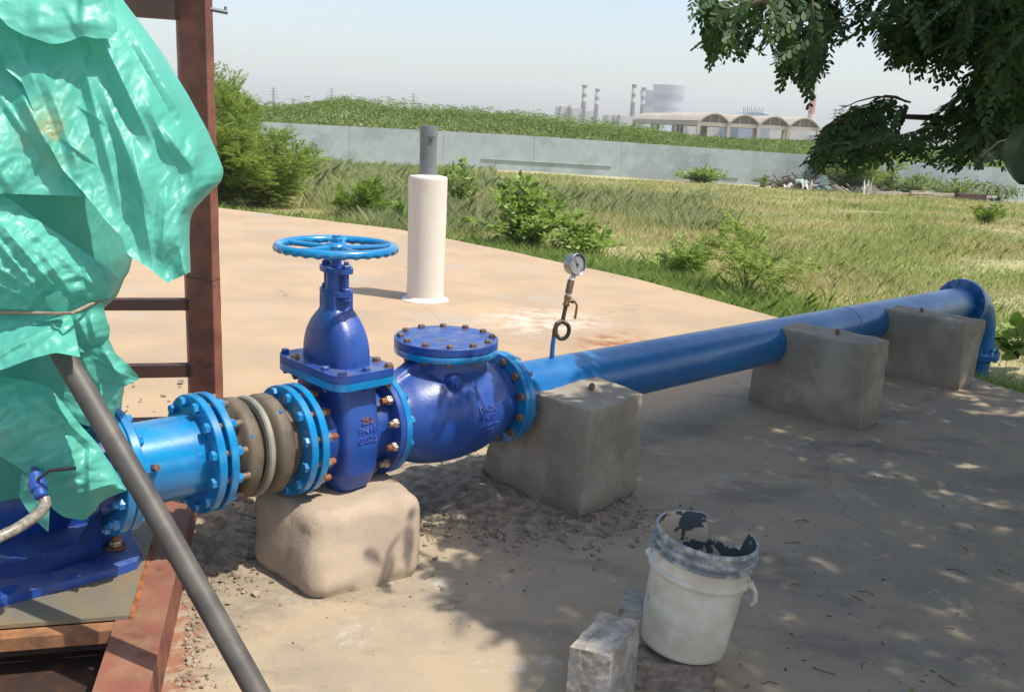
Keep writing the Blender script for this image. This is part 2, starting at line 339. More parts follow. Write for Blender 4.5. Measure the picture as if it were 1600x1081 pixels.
def tarp_material():
    M = mat('teal_woven_sheet', (.105, .49, .395, 1), .38, (.14, .54, .44, 1), 3, bump=0, spec=.45, trans=.30, coat=.0)
    N = M.node_tree; L = N.links; b = [x for x in N.nodes if x.type == 'BSDF_PRINCIPLED'][0]
    tc = N.nodes.new('ShaderNodeTexCoord')
    prev = None
    for (s_, st, dist, stretch, kind_) in ((11, .14, .006, (1, 1, .4), 'R'), (24, .22, .006, (1, 1, .8), 'V'), (48, .2, .0025, (1, 1, 1), 'V')):
        mp = N.nodes.new('ShaderNodeMapping'); mp.inputs['Scale'].default_value = stretch; mp.inputs['Rotation'].default_value = (.3, .5, s_); L.new(tc.outputs['Object'], mp.inputs[0])
        if kind_ == 'V':      # flat facets that meet in sharp creases, stronger in some places than in others
            wn = N.nodes.new('ShaderNodeTexNoise'); wn.inputs['Scale'].default_value = s_*.5; L.new(mp.outputs[0], wn.inputs[0]); ad = N.nodes.new('ShaderNodeVectorMath'); ad.operation = 'MULTIPLY_ADD'; ad.inputs[1].default_value = (1.1/s_,)*3; L.new(wn.outputs['Color'], ad.inputs[0]); L.new(mp.outputs[0], ad.inputs[2])
            t = N.nodes.new('ShaderNodeTexVoronoi'); t.feature = 'F1'; t.inputs['Scale'].default_value = s_; L.new(ad.outputs[0], t.inputs['Vector']); a1 = t.outputs['Distance']
            mk = N.nodes.new('ShaderNodeTexNoise'); mk.inputs['Scale'].default_value = 2.5; L.new(mp.outputs[0], mk.inputs[0]); mr_ = N.nodes.new('ShaderNodeMapRange'); mr_.inputs[1].default_value = .40; mr_.inputs[2].default_value = .60; mr_.inputs[3].default_value = .25; L.new(mk.outputs[0], mr_.inputs[0])
            ml = N.nodes.new('ShaderNodeMath'); ml.operation = 'MULTIPLY'; L.new(a1, ml.inputs[0]); L.new(mr_.outputs[0], ml.inputs[1]); src = ml.outputs[0]
        else:
            t = N.nodes.new('ShaderNodeTexNoise'); t.noise_type = 'RIDGED_MULTIFRACTAL'; t.inputs['Scale'].default_value = s_; t.inputs['Detail'].default_value = 2; t.inputs['Distortion'].default_value = .3; L.new(mp.outputs[0], t.inputs[0]); src = t.outputs[0]
        bp = N.nodes.new('ShaderNodeBump'); bp.inputs['Strength'].default_value = st; bp.inputs['Distance'].default_value = dist*2.5; L.new(src, bp.inputs['Height'])
        if prev: L.new(prev.outputs[0], bp.inputs['Normal'])
        prev = bp
    L.new(prev.outputs[0], b.inputs['Normal'])
    g = N.nodes.new('ShaderNodeVectorMath'); g.operation = 'DISTANCE'; g.inputs[1].default_value = tuple(D(82, 212, 2.46)); nz = N.nodes.new('ShaderNodeTexNoise'); nz.inputs['Scale'].default_value = 13; nz.inputs['Detail'].default_value = 5
    L.new(tc.outputs['Object'], nz.inputs[0]); L.new(tc.outputs['Object'], g.inputs[0]); r = N.nodes.new('ShaderNodeMapRange'); r.inputs[1].default_value = .11; r.inputs[2].default_value = .02; r.inputs[3].default_value = 0; r.inputs[4].default_value = .6; L.new(g.outputs['Value'], r.inputs[0])
    r2 = N.nodes.new('ShaderNodeMapRange'); r2.inputs[1].default_value = .44; r2.inputs[2].default_value = .62; L.new(nz.outputs[0], r2.inputs[0]); mu = N.nodes.new('ShaderNodeMath'); mu.operation = 'MULTIPLY'; L.new(r.outputs[0], mu.inputs[0]); L.new(r2.outputs[0], mu.inputs[1])
    src = b.inputs['Base Color'].links[0].from_socket; x = N.nodes.new('ShaderNodeMix'); x.data_type = 'RGBA'; L.new(mu.outputs[0], x.inputs[0]); L.new(src, x.inputs[6]); x.inputs[7].default_value = (.50, .30, .07, 1); L.new(x.outputs[2], b.inputs['Base Color'])
    return M
TARP = tarp_material()
WALLM = mat('painted_boundary_wall', (.34, .395, .405, 1), .85, (.30, .35, .36, 1), 1.6, .38, .62, bump=.2, bsc=4, c3=(.27, .31, .315, 1), sc3=.5, lo3=.5, hi3=.6, bdist=.02)
GREY = mat('shed_concrete', (.36, .33, .27, 1), .8, (.29, .27, .23, 1), .3)
ROOF = mat('shed_roof', (.42, .36, .28, 1), .75, (.50, .44, .36, 1), .2)
ARCH = mat('arch_infill', (.16, .145, .11, 1), .8, (.13, .12, .09, 1), .3)
FAR = mat('plant_cladding', (.42, .43, .42, 1), .8, (.36, .37, .36, 1), .05)
CHIM = mat('chimney_concrete', (.10, .095, .095, 1), .8, (.12, .11, .11, 1), .05)
CHIW = mat('chimney_white_band', (.50, .46, .45, 1), .8, (.45, .42, .41, 1), .05)
CHIR = mat('chimney_red_band', (.46, .30, .28, 1), .8, (.38, .12, .10, 1), .05)
TOWR = mat('cooling_tower_shell', (.34, .37, .43, 1), .85, (.30, .33, .39, 1), .02)
TOWD = mat('cooling_tower_band', (.20, .26, .36, 1), .85, (.18, .23, .32, 1), .02)
BARK = mat('bark', (.10, .075, .05, 1), .9, (.06, .045, .03, 1), 14, bump=.8, bsc=30, bdist=.01)
TWIG = mat('twig', (.09, .08, .045, 1), .8, (.06, .05, .03, 1), 30)
WOOD = mat('weathered_timber', (.40, .35, .27, 1), .85, (.3, .25, .19, 1), 6, bump=.3, bsc=30, bdist=.01)
LF_TREE = leafmat('tree_leaf', [(.02, .05, .012, 1), (.035, .08, .018, 1), (.055, .115, .022, 1)], .3)
LF_FEA = leafmat('feathery_leaf', [(.15, .23, .04, 1), (.27, .36, .07, 1), (.40, .49, .13, 1)], .5)
LF_BRD = leafmat('broad_leaf', [(.13, .23, .03, 1), (.23, .35, .05, 1), (.40, .50, .17, 1)], .45, .4)
LF_YEL = leafmat('yellow_green_leaf', [(.12, .20, .03, 1), (.20, .30, .04, 1), (.27, .38, .06, 1)], .4)
LF_THI = leafmat('thicket_leaf', [(.09, .16, .03, 1), (.19, .27, .055, 1), (.33, .42, .13, 1)], .45)
GRASS = leafmat('grass_blade', [(.30, .30, .11, 1), (.50, .45, .20, 1), (.70, .61, .36, 1)], .5, .6, patch=[(.17, .27, .05, 1), (.30, .39, .10, 1), (.48, .50, .21, 1)], pscale=.22)
GRASSG = leafmat('green_grass_blade', [(.14, .25, .04, 1), (.27, .39, .08, 1), (.46, .52, .18, 1)], .5, .6)
GRASSD = leafmat('grey_green_grass_blade', [(.19, .25, .09, 1), (.32, .37, .15, 1), (.50, .51, .28, 1)], .5, .6)

# ------------------------------------------------------------ the setting
EDGE = [(-14, 20.5), (-9, 17.6), (-4.96, 15.2), (-1.8, 13.54), (-.41, 12.15), (1.39, 10.05), (2.45, 8.32), (3.42, 6.3), (3.75, 5.6), (3.95, 4.8), (3.9, -5), (-14, -5)]
def slab():
    bm = bmesh.new(); sm = []
    n = len(EDGE)
    for i, (x, y) in enumerate(EDGE):                       # slightly wavering cast edge
        x2, y2 = EDGE[(i+1) % n]; L = max(1, int(math.hypot(x2-x, y2-y)/.5))
        for k in range(L):
            f = k/L; px, py = x+(x2-x)*f, y+(y2-y)*f
            sm.append((px+.04*noise.noise(Vector((px*1.5, py*1.5, 3))), py+.05*noise.noise(Vector((px*1.5, py*1.5, 8)))))
    top = [bm.verts.new((x, y, 0)) for x, y in sm]; bot = [bm.verts.new((x, y, -.3)) for x, y in sm]
    bm.faces.new(top)
    for i in range(len(top)):
        j = (i+1) % len(top); bm.faces.new((top[i], bot[i], bot[j], top[j]))
    o = ob('concrete_slab', bm, SLAB, None, False); tag(o, kind='structure')
slab()
def ground():
    def axis(lo, hi, step, far):
        a = list(np.arange(lo, hi+step/2, step)); g = step
        while a[-1] < far: g *= 1.5; a.append(a[-1]+g)
        g = step
        while a[0] > -far: g *= 1.5; a.insert(0, a[0]-g)
        return np.array(a)
    xs = axis(-14, 40, 1.0, 2300); ys = axis(-10, 64, 1.0, 2300)
    bm = bmesh.new(); V = [[bm.verts.new((x, y, float(tz(x, y)+.05*noise.noise(Vector((x*.5, y*.5, 0)))))) for x in xs] for y in ys]
    for j in range(len(ys)-1):
        for i in range(len(xs)-1): bm.faces.new((V[j][i], V[j][i+1], V[j+1][i+1], V[j+1][i]))
    tag(ob('ground', bm, SOIL), kind='structure')
ground()
def on_slab(x, y):
    c = np.zeros(np.shape(x), bool); n = len(EDGE)
    for i in range(n):
        x1, y1 = EDGE[i]; x2, y2 = EDGE[(i+1) % n]
        cond = ((y1 > y) != (y2 > y)) & (x < (x2-x1)*(y-y1)/((y2-y1) if y2 != y1 else 1e-9)+x1)
        c ^= cond
    return c
def blades(name, x, y, h, wd, lean, mt, label, rs=0):
    r = np.random.default_rng(rs); N = len(x); z = tz(x, y)-.02
    a = r.random(N)*2*pi; dx, dy = np.cos(a), np.sin(a); wa = r.random(N)*2*pi; wx, wy = np.cos(wa)*wd/2, np.sin(wa)*wd/2
    B = np.stack([x, y, z], 1); o = lambda f, hh, q: B+np.stack([dx*lean*h*f+wx*q, dy*lean*h*f+wy*q, h*hh], 1)
    V = np.stack([o(0, 0, -1), o(0, 0, 1), o(.35, .6, .8), o(1, .97, 0), o(.35, .6, -.8)], 1)
    ob_ = polymesh(name, V, 5, mt, None, r.random(N)); tag(ob_, label, 'grass', kind='stuff'); return ob_
def field(n, y0, y1, r, green=False):
    """random points in the view wedge, density falling with distance"""
    u = r.random(n); y = y0*(y1/y0)**u; x = (r.random(n)*1.5-.72)*y
    k = ~on_slab(x, y) & (y < 47.3+.2*x) ; return x[k], y[k]
r_ = np.random.default_rng(5)
x, y = field(700000, 6.0, 55, r_)
hn = np.array([noise.noise(Vector((a*.35, b*.35, 1))) for a, b in zip(x, y)])
h = (.045+.11*r_.random(len(x))**1.8)*(1+.8*hn)*np.clip((y-4)/9, .7, 1.4); wd = .001+.00062*y
blades('dry_grass', x, y, h, wd*r_.uniform(.5, 1.1, len(x)), .35+.5*r_.random(len(x)), GRASS, 'dry straw coloured and green grass covering the open field', 1)
# taller grey green band on the left and before the wall
x, y = field(260000, 14, 50, r_); px = 800+FPX*x/y
kk = ((px < 760) & (y > 17+2*np.sin(x)) & (px > 330)) | ((px > 690) & (px < 1140) & (y > 20+1.5*np.sin(x*1.3)) & (y < 31+2*np.cos(x)))
pk = np.array([noise.noise(Vector((a*.25, b*.25, 9))) for a, b in zip(x, y)])+.35*r_.random(len(x)); kk = kk & (pk > .02)
x, y = x[kk], y[kk]; hn = np.array([noise.noise(Vector((a*.5, b*.5, 4))) for a, b in zip(x, y)]); h = (.18+.30*r_.random(len(x)))*(1+.7*hn)
blades('tall_grass', x, y, h, (.0007*y+.0015), .4+.6*r_.random(len(x)), GRASSD, 'tall grey green grass standing behind the shrubs', 2)
# fresh green grass along the slab edge
ex = []; 
for i in range(1, 10):
    (x1, y1), (x2, y2) = EDGE[i], EDGE[i+1]; L = math.hypot(x2-x1, y2-y1)
    nx, ny = -(y2-y1)/L, (x2-x1)/L
    for k in range(int(L*(6500 if y1 < 13 else 2500))):
        f = random.random(); o = abs(random.gauss(0, .8))+.01; ex.append((x1+(x2-x1)*f+nx*o, y1+(y2-y1)*f+ny*o))
ex = np.array(ex); k = ~on_slab(ex[:, 0], ex[:, 1]); ex = ex[k]
blades('green_grass', ex[:, 0], ex[:, 1], .08+.22*r_.random(len(ex))**1.3, .0015+.0006*ex[:, 1], .3+.7*r_.random(len(ex)), GRASSG, 'fresh green grass growing along the edge of the slab', 3)

# ------------------------------------------------------------ plants
def shrub(name, label, cat, base, height, spread, nst, per, mode, mt, seed, leaf=(.1, .05), frond=.25, pairs=6, group=None, lean=(0, 0), shape=None, low=.15, droop=.25, up0=.9):
    r = np.random.default_rng(seed); root = empty(name, base, label, cat, group)
    b = np.array(base, float); bm = bmesh.new(); P = []; Dn = []
    for i in range(nst):
        a = r.random()*2*pi; sp = spread*sqrt(r.random()); hh = height*(1-.55*(sp/max(spread, 1e-3))**2)*r.uniform(.7, 1.0)
        tip = np.array([cos(a)*sp+lean[0]*hh, sin(a)*sp+lean[1]*hh, hh]); pts = []
        for k in range(7):
            f = k/6; q = b+np.array([tip[0]*f**1.25, tip[1]*f**1.25, tip[2]*(f**up0)]); q = q+r.normal(0, .02*height*f, 3); pts.append(q)
        rr = .004+.006*height
        tube(bm, pts, [rr*(1-.8*k/6)+.002 for k in range(7)], 5)
        pts = np.array(pts)
        for j in range(per):
            f = low+(1-low)*r.random()**.8; q = f*6; k = min(5, int(q)); c = pts[k]+(pts[k+1]-pts[k])*(q-k)
            t = unit(pts[k+1]-pts[k]); ang = r.random()*2*pi; rad = np.array([cos(ang), sin(ang), 0])
            dd = unit(t*(.25+.8*f)+rad*(1.0-.3*f)+np.array([0, 0, r.uniform(-.2, .35)]))
            br = spread*.28*r.random()*(1-.5*f)
            P.append(c+dd*br); Dn.append(dd)
    ob('stem', bm, TWIG, root)
    P = np.array(P); Dn = unit(np.array(Dn)); up = unit(np.array([0, 0, 1.])+r.normal(0, .3, (len(P), 3)))
    if mode == 'frond':
        V, q = fronds(P, Dn, up, pairs, frond*r.uniform(.6, 1.15, len(P)), leaf[0], leaf[1], shape or DIA, r, droop)
        k = len(shape or DIA)
    else:
        S = shape or BRD; Nn = unit(up-Dn*np.sum(up*Dn, -1, keepdims=True)); Dn2 = unit(Dn+np.array([0, 0, -.25])+r.normal(0, .35, (len(P), 3)))
        sz = r.uniform(.55, 1.2, len(P)); V = leaves(P, Dn2, Nn, leaf[0]*sz, leaf[1]*sz, S); q = r.random(len(P)); k = len(S)
    polymesh('foliage', V, k, mt, root, q); return root
def gb(x, y):
    p = G(x, y, -.3)
    for _ in range(6): p = G(x, y, float(tz(p[0], p[1])))
    return p
def wp(px_, off):
    Y = 52.0
    for _ in range(12): X = (px_-800)/FPX*Y*1.0+.05; X = D(px_, 285, Y)[0]; Y = 47+.181*(X+24)-off
    return np.array([X, Y, float(tz(X, Y))])
# big feathery bush beyond the slab, left
shrub('feathery_tree', 'tall feathery yellow-green bush behind the red steel column', 'tree', gb(332, 322), 2.75, 1.6, 22, 130, 'frond', LF_FEA, 21, (.085, .019), .46, 9, low=.08, lean=(.02, 0))
shrub('feathery_tree', 'lower feathery bush at the slab edge, right of the tallest bush', 'tree', gb(425, 326), 1.5, 1.15, 16, 95, 'frond', LF_FEA, 22, (.09, .024), .42, 8, low=.05, up0=.75)
shrub('feathery_tree', 'small feathery bush farther back before the left end of the wall', 'tree', gb(385, 312), 2.6, 1.0, 12, 150, 'frond', LF_FEA, 23, (.075, .016), .34, 8, low=.1)
shrub('shrub', 'small bushy shrub at the slab edge between handwheel and bush', 'shrub', gb(572, 345), .8, .62, 12, 70, 'frond', LF_YEL, 24, (.05, .02), .18, 6, low=.02)
shrub('leafy_plant', 'low broad-leaved plant close left of the white post', 'plant', gb(622, 357), .5, .45, 12, 40, 'leaf', LF_BRD, 25, (.1, .06), low=.02)
shrub('leafy_plant', 'tall leafy weed rising right behind the white post', 'plant', gb(718, 340), 1.6, .4, 9, 60, 'leaf', LF_BRD, 26, (.11, .06), low=.02)
shrub('leafy_plant', 'broad-leaved bush at the slab edge behind the check valve', 'plant', gb(818, 388), 1.1, 1.0, 34, 64, 'leaf', LF_BRD, 27, (.11, .075), low=.02)
shrub('leafy_plant', 'low broad-leaved plant behind the pressure gauge', 'plant', gb(905, 402), .6, .7, 22, 44, 'leaf', LF_BRD, 28, (.1, .07), low=.02)
shrub('leafy_plant', 'left-hand feathery seedling above the blue pipe', 'plant', gb(1068, 440), .62, .34, 9, 34, 'frond', LF_BRD, 29, (.05, .017), .2, 7, low=.1)
shrub('leafy_plant', 'taller feathery sapling at the slab corner above the blue pipe', 'plant', gb(1165, 470), .95, .62, 8, 26, 'frond', LF_FEA, 30, (.055, .019), .32, 9, low=.2, up0=.75)
shrub('leafy_plant', 'creeper with large pale leaves right of the pipe elbow', 'plant', gb(1590, 560), .5, .35, 9, 10, 'leaf', LF_BRD, 31, (.13, .11), low=.1)
shrub('shrub', 'low round green bush close against the middle of the wall', 'shrub', wp(1098, 1.2), .85, 1.6, 30, 60, 'leaf', LF_BRD, 32, (.16, .11), low=.0)
shrub('shrub', 'bright little bush alone in the grass at right', 'shrub', gb(1538, 352), .75, .6, 16, 60, 'leaf', LF_YEL, 33, (.1, .06), low=.02)
shrub('shrub', 'tiny bright bush left of the debris heap', 'shrub', wp(1193, 3), .6, .4, 10, 30, 'leaf', LF_YEL, 34, (.12, .08), low=.0)
shrub('shrub', 'dark bush growing over the wall behind the hanging branch', 'shrub', wp(1330, 2.6), 3.3, 2.6, 40, 110, 'frond', LF_THI, 35, (.11, .035), .4, 6, low=.02)
for i, (qx, qy, hh, sp) in enumerate([(1425, 300, 1.4, 2.0), (1495, 303, 1.25, 2.0), (1560, 305, 1.2, 1.8), (1385, 300, 1.5, 1.4)]):
    shrub('shrub', ['low bush before the wall, first right of the dark bush', 'low bush before the wall above the timber planks', 'low bush before the wall above the pipe rings', 'low bush touching the right side of the dark bush'][i], 'shrub', wp(qx, 1.3), hh, sp, 24, 70, 'leaf', LF_THI, 40+i, (.17, .09), low=.0, group='low bushes along the wall')
for i, (qx, qy, hh, sp) in enumerate([(1098, 320, .55, .55), (722, 300, .6, .6), (955, 318, .55, .45), (585, 300, .7, .6)]):
    shrub('tussock', ['dark green tussock in the grass right of the tall grass', 'dark tussock behind the tall leafy weed', 'green tussock in the grass above the pressure gauge', 'tussock behind the small bushy shrub'][i], 'tussock', gb(qx, qy), hh, sp, 26, 24, 'leaf', GRASSD, 50+i, (.3, .02), low=.0, shape=DIA, group='tussocks in the field')
# thicket beyond the wall
def thicket():
    r = np.random.default_rng(77); pts = []
    pr = [(300, 190), (330, 172), (430, 171), (500, 166), (540, 162), (600, 168), (680, 175), (740, 179), (800, 184), (860, 192), (930, 200), (1000, 207), (1060, 214), (1150, 220), (1260, 223), (1360, 230), (1480, 236), (1620, 240), (1750, 248)]
    def top(px_, Y):
        yy = np.interp(px_, [a for a, b in pr], [b for a, b in pr]); return np.array([D(a, b, Y)[2] for a, b in zip(px_, yy)])
    N = 120000; pxx = r.uniform(300, 1750, N); Y = r.uniform(53, 66, N); zt = top(pxx, 58)
    X = (pxx-800)/FPX*Y*1.02
    Y = Y + .2*np.clip(X, -10, 45)
    bump_ = np.array([noise.noise(Vector((a*.22, b*.22, 2)))+.5*noise.noise(Vector((a*.6, b*.6, 5))) for a, b in zip(X, Y)])
    g = tz(X, Y); H = (zt-g)*(.72+.28*np.clip((Y-53-.2*np.clip(X, -10, 45))/6, 0, 1))+np.where(pxx > 930, .22, .45)*bump_
    z = g+H*(1-.55*r.random(N)**2.2)
    P = np.stack([X, Y, z], 1); Dn = unit(r.normal(0, 1, (N, 3))+np.array([0, -.3, .5])); Nn = unit(np.cross(Dn, r.normal(0, 1, (N, 3))))
    V = leaves(P, Dn, Nn, r.uniform(.12, .30, N), r.uniform(.035, .08, N), DIA)
    # wispy arching twigs on the top
    P2 = []; D2 = []
    for i in range(1300):
        a = r.uniform(300, 1010); Yc = r.uniform(56, 62); b0 = np.array([(a-800)/FPX*Yc, Yc, 0]); b0[2] = top([a], 58)[0]-.25+r.uniform(-.3, .3)
        an = r.random()*2*pi; L = r.uniform(.5, 2.0)*r.uniform(.6, 1)
        for k in range(14):
            f = k/13; c = b0+np.array([cos(an)*L*f, sin(an)*L*f, L*(1.1*f-.9*f*f)]); P2.append(c); D2.append(unit(np.array([cos(an+1.2*(-1)**k), sin(an+1.2*(-1)**k), .2])))
    P2 = np.array(P2); D2 = np.array(D2); N2 = unit(np.cross(D2, r.normal(0, 1, P2.shape)))
    V2 = leaves(P2, D2, N2, r.uniform(.12, .24, len(P2)), .05, DIA)
    o = polymesh('thicket', np.concatenate([V, V2]), 4, LF_THI, None, np.concatenate([r.random(N), r.random(len(P2))]))
    tag(o, 'dense thorn thicket growing beyond the boundary wall', 'thicket', kind='stuff')
    # inner body of the thicket: earth bank it grows on
    bm = bmesh.new(); xs = np.arange(-22, 60, 1.0); rows = []
    for yo in (0, 1.5, 4, 9, 14, 18):
        row = []
        for xx in xs:
            yy = 53.5+yo+.2*np.clip(xx, -10, 45); p_ = 800+FPX*xx/yy; zt_ = top([p_], 58)[0]; g_ = float(tz(xx, yy))
            f = {0: 0.0, 1.5: .45, 4: .6, 9: .6, 14: .5, 18: 0.0}[yo]; row.append(bm.verts.new((xx, yy, g_-.1+(zt_-g_)*f+.15*noise.noise(Vector((xx, yy, 0))))))
        rows.append(row)
    for a in range(5):
        for i in range(len(xs)-1): bm.faces.new((rows[a][i], rows[a][i+1], rows[a+1][i+1], rows[a+1][i]))
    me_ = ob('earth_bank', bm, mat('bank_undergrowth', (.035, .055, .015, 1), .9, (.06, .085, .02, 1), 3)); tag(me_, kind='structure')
thicket()
# ------------------------------------------------------------ boundary wall
def wall():
    A = np.array([-24, 47.0]); B = np.array([50, 60.4]); root = empty('boundary_wall', (A[0], A[1], tz(*A)), 'long pale blue-grey painted boundary wall across the field', 'wall')
    d = (B-A)/np.linalg.norm(B-A); nrm = np.array([-d[1], d[0]]); L = np.linalg.norm(B-A); n = 15
    bm = bmesh.new(); cap = bmesh.new(); led = bmesh.new()
    for i in range(n):
        a = A+d*L*i/n; b = A+d*(L*(i+1)/n-.012); c8 = []
        za, zb = float(tz(*a)), float(tz(*b))
        for zz in (0, 1):
            for q, zq, s in ((a, za, 0), (b, zb, 0), (b, zb, .2), (a, za, .2)):
                c8.append((q[0]+nrm[0]*s, q[1]+nrm[1]*s, zq-.4 if zz == 0 else zq+1.92))
        hexa(bm, c8)
    ob('panel', bm, WALLM, root, False)
    for x0, x1, zo in ((-2.2, 5.1, .55), (10.6, 12.6, .35), (15.2, 17.6, .3)):
        a = A+d*((x0-A[0])/d[0]); b = A+d*((x1-A[0])/d[0]); c8 = []
        for zz in (0, .05):
            for q, s in ((a, -.07), (b, -.07), (b, .01), (a, .01)): c8.append((q[0]+nrm[0]*s, q[1]+nrm[1]*s, float(tz(*q))+zo+zz))
        l = bmesh.new(); hexa(l, c8); ob('ledge', l, WALLM, root, False)
wall()
# ------------------------------------------------------------ distant plant
def chimney(px_, top_y, wpx, Y, label, mats=(CHIM, CHIW), bands=((.62, .72), (.80, .92)), base_y=None):
    hb = D(px_, 200, Y); z1 = D(px_, top_y, Y)[2]; zb = float(tz(hb[0], Y)); R = wpx/FPX*Y/2; H = z1-zb
    root = empty('chimney', (hb[0], Y, zb), label, 'chimney', 'power plant chimneys')
    bm = bmesh.new(); prof = [(0, R*1.35), (H*.3, R*1.18), (H*.965, R)]
    lathe(bm, (hb[0], Y, zb), (0, 0, 1), prof, 20); ob('shaft', bm, mats[0], root)
    b2 = bmesh.new(); lathe(b2, (hb[0], Y, zb+H*.955), (0, 0, 1), [(0, R*1.02), (H*.012, R*1.28), (H*.045, R*1.28)], 20); ob('rim', b2, mats[0], root)
    for a, b in bands:
        b3 = bmesh.new(); rr = lambda f: R*(1.18-.18*(f-.3)/.665)*1.015
        lathe(b3, (hb[0], Y, zb), (0, 0, 1), [(H*a, rr(a)), (H*b, rr(b))], 20); ob('band', b3, mats[1], root)
chimney(909.5, 133, 6.6, 800, 'leftmost slender chimney of the power plant')
chimney(929.5, 139, 6.0, 860, 'shorter slender chimney, second from the left')
chimney(986, 132, 6.2, 800, 'slender chimney, third from the left, apart from the towers')
chimney(1001, 137, 5.6, 860, 'slender chimney touching the left cooling tower')
chimney(1265, 118, 8.5, 560, 'red and white banded chimney behind the arched shed', (CHIR, CHIW), ((.72, .98), (.30, .42)))
def ctower(px_, top_y, wpx, Y, label, bands):
    b = D(px_, 200, Y); z1 = D(px_, top_y, Y)[2]; zb = float(tz(b[0], Y)); H = z1-zb; R = wpx/FPX*Y/2
    root = empty('cooling_tower', (b[0], Y, zb), label, 'cooling tower', 'cooling towers of the power plant')
    rf = lambda f: R*(.86+.14*((f-.45)/.55)**2*(1 if f > .45 else 2.2)) 
    bm = bmesh.new(); prof = [(H*f, rf(f)) for f in np.linspace(.0, 1, 22)]; prof += [(H, R*.96), (H*.9, R*.93)]
    lathe(bm, (b[0], Y, zb), (0, 0, 1), prof, 48, cap=False); ob('shell', bm, TOWR, root)
    for a, c in bands:
        b3 = bmesh.new(); lathe(b3, (b[0], Y, zb), (0, 0, 1), [(H*f, rf(f)*1.006) for f in np.linspace(a, c, 5)], 48, cap=False); ob('band', b3, TOWD, root)
ctower(1040.5, 133.5, 49, 1050, 'large cooling tower with darker bands above the shed', ((.66, .80), (.46, .52)))
ctower(1018, 142, 44, 1150, 'smaller cooling tower partly hidden behind the large one', ((.60, .78),))
def far_box(name, label, x0, x1, ytop, Y, dep=30, extra=()):
    a = D(x0, 200, Y); b = D(x1, 200, Y); z1 = D((x0+x1)/2, ytop, Y)[2]; zb = float(tz(a[0], Y)); root = empty(name, ((a[0]+b[0])/2, Y, zb), label, 'building', 'power plant buildings')
    bm = bmesh.new(); box(bm, ((a[0]+b[0])/2, Y+dep/2, (z1+zb)/2), (b[0]-a[0], dep, z1-zb)); ob('wall', bm, FAR, root, False)
    for (q0, q1, yt) in extra:
        c = D(q0, 200, Y-1); e = D(q1, 200, Y-1); zt = D((q0+q1)/2, yt, Y)[2]; bm = bmesh.new(); box(bm, ((c[0]+e[0])/2, Y-.7, (zt+zb)/2), (e[0]-c[0], 1.3, zt-zb)); ob('duct', bm, CHIM, root, False)
    return root
far_box('boiler_house', 'tall pale boiler house left of the chimneys', 868, 890, 167, 640, 30, ((873, 874.2, 166), (886, 887, 164), (889, 890, 165)))
far_box('boiler_house', 'pale narrow block between the two left chimneys', 893, 911, 170, 660, 30, ((910, 911.5, 168),))
far_box('boiler_house', 'low pale block right of the second chimney', 914, 926, 174, 680, 30)
far_box('boiler_house', 'low pale plant hall left of the shed', 949, 990, 181, 600, 40, ((958, 959, 180), (965, 967, 179)))
far_box('plant_hall', 'long pale hall seen through the shed posts', 1075, 1140, 196, 500, 40)
far_box('plant_hall', 'bluish hall seen through the right shed bays', 1141, 1180, 198, 480, 40)
far_box('plant_hall', 'grey hall behind the right end of the shed', 1182, 1300, 199, 460, 40)
far_box('plant_hall', 'low pale hall at the right end of the horizon behind the leaves', 1310, 1500, 218, 420, 40)
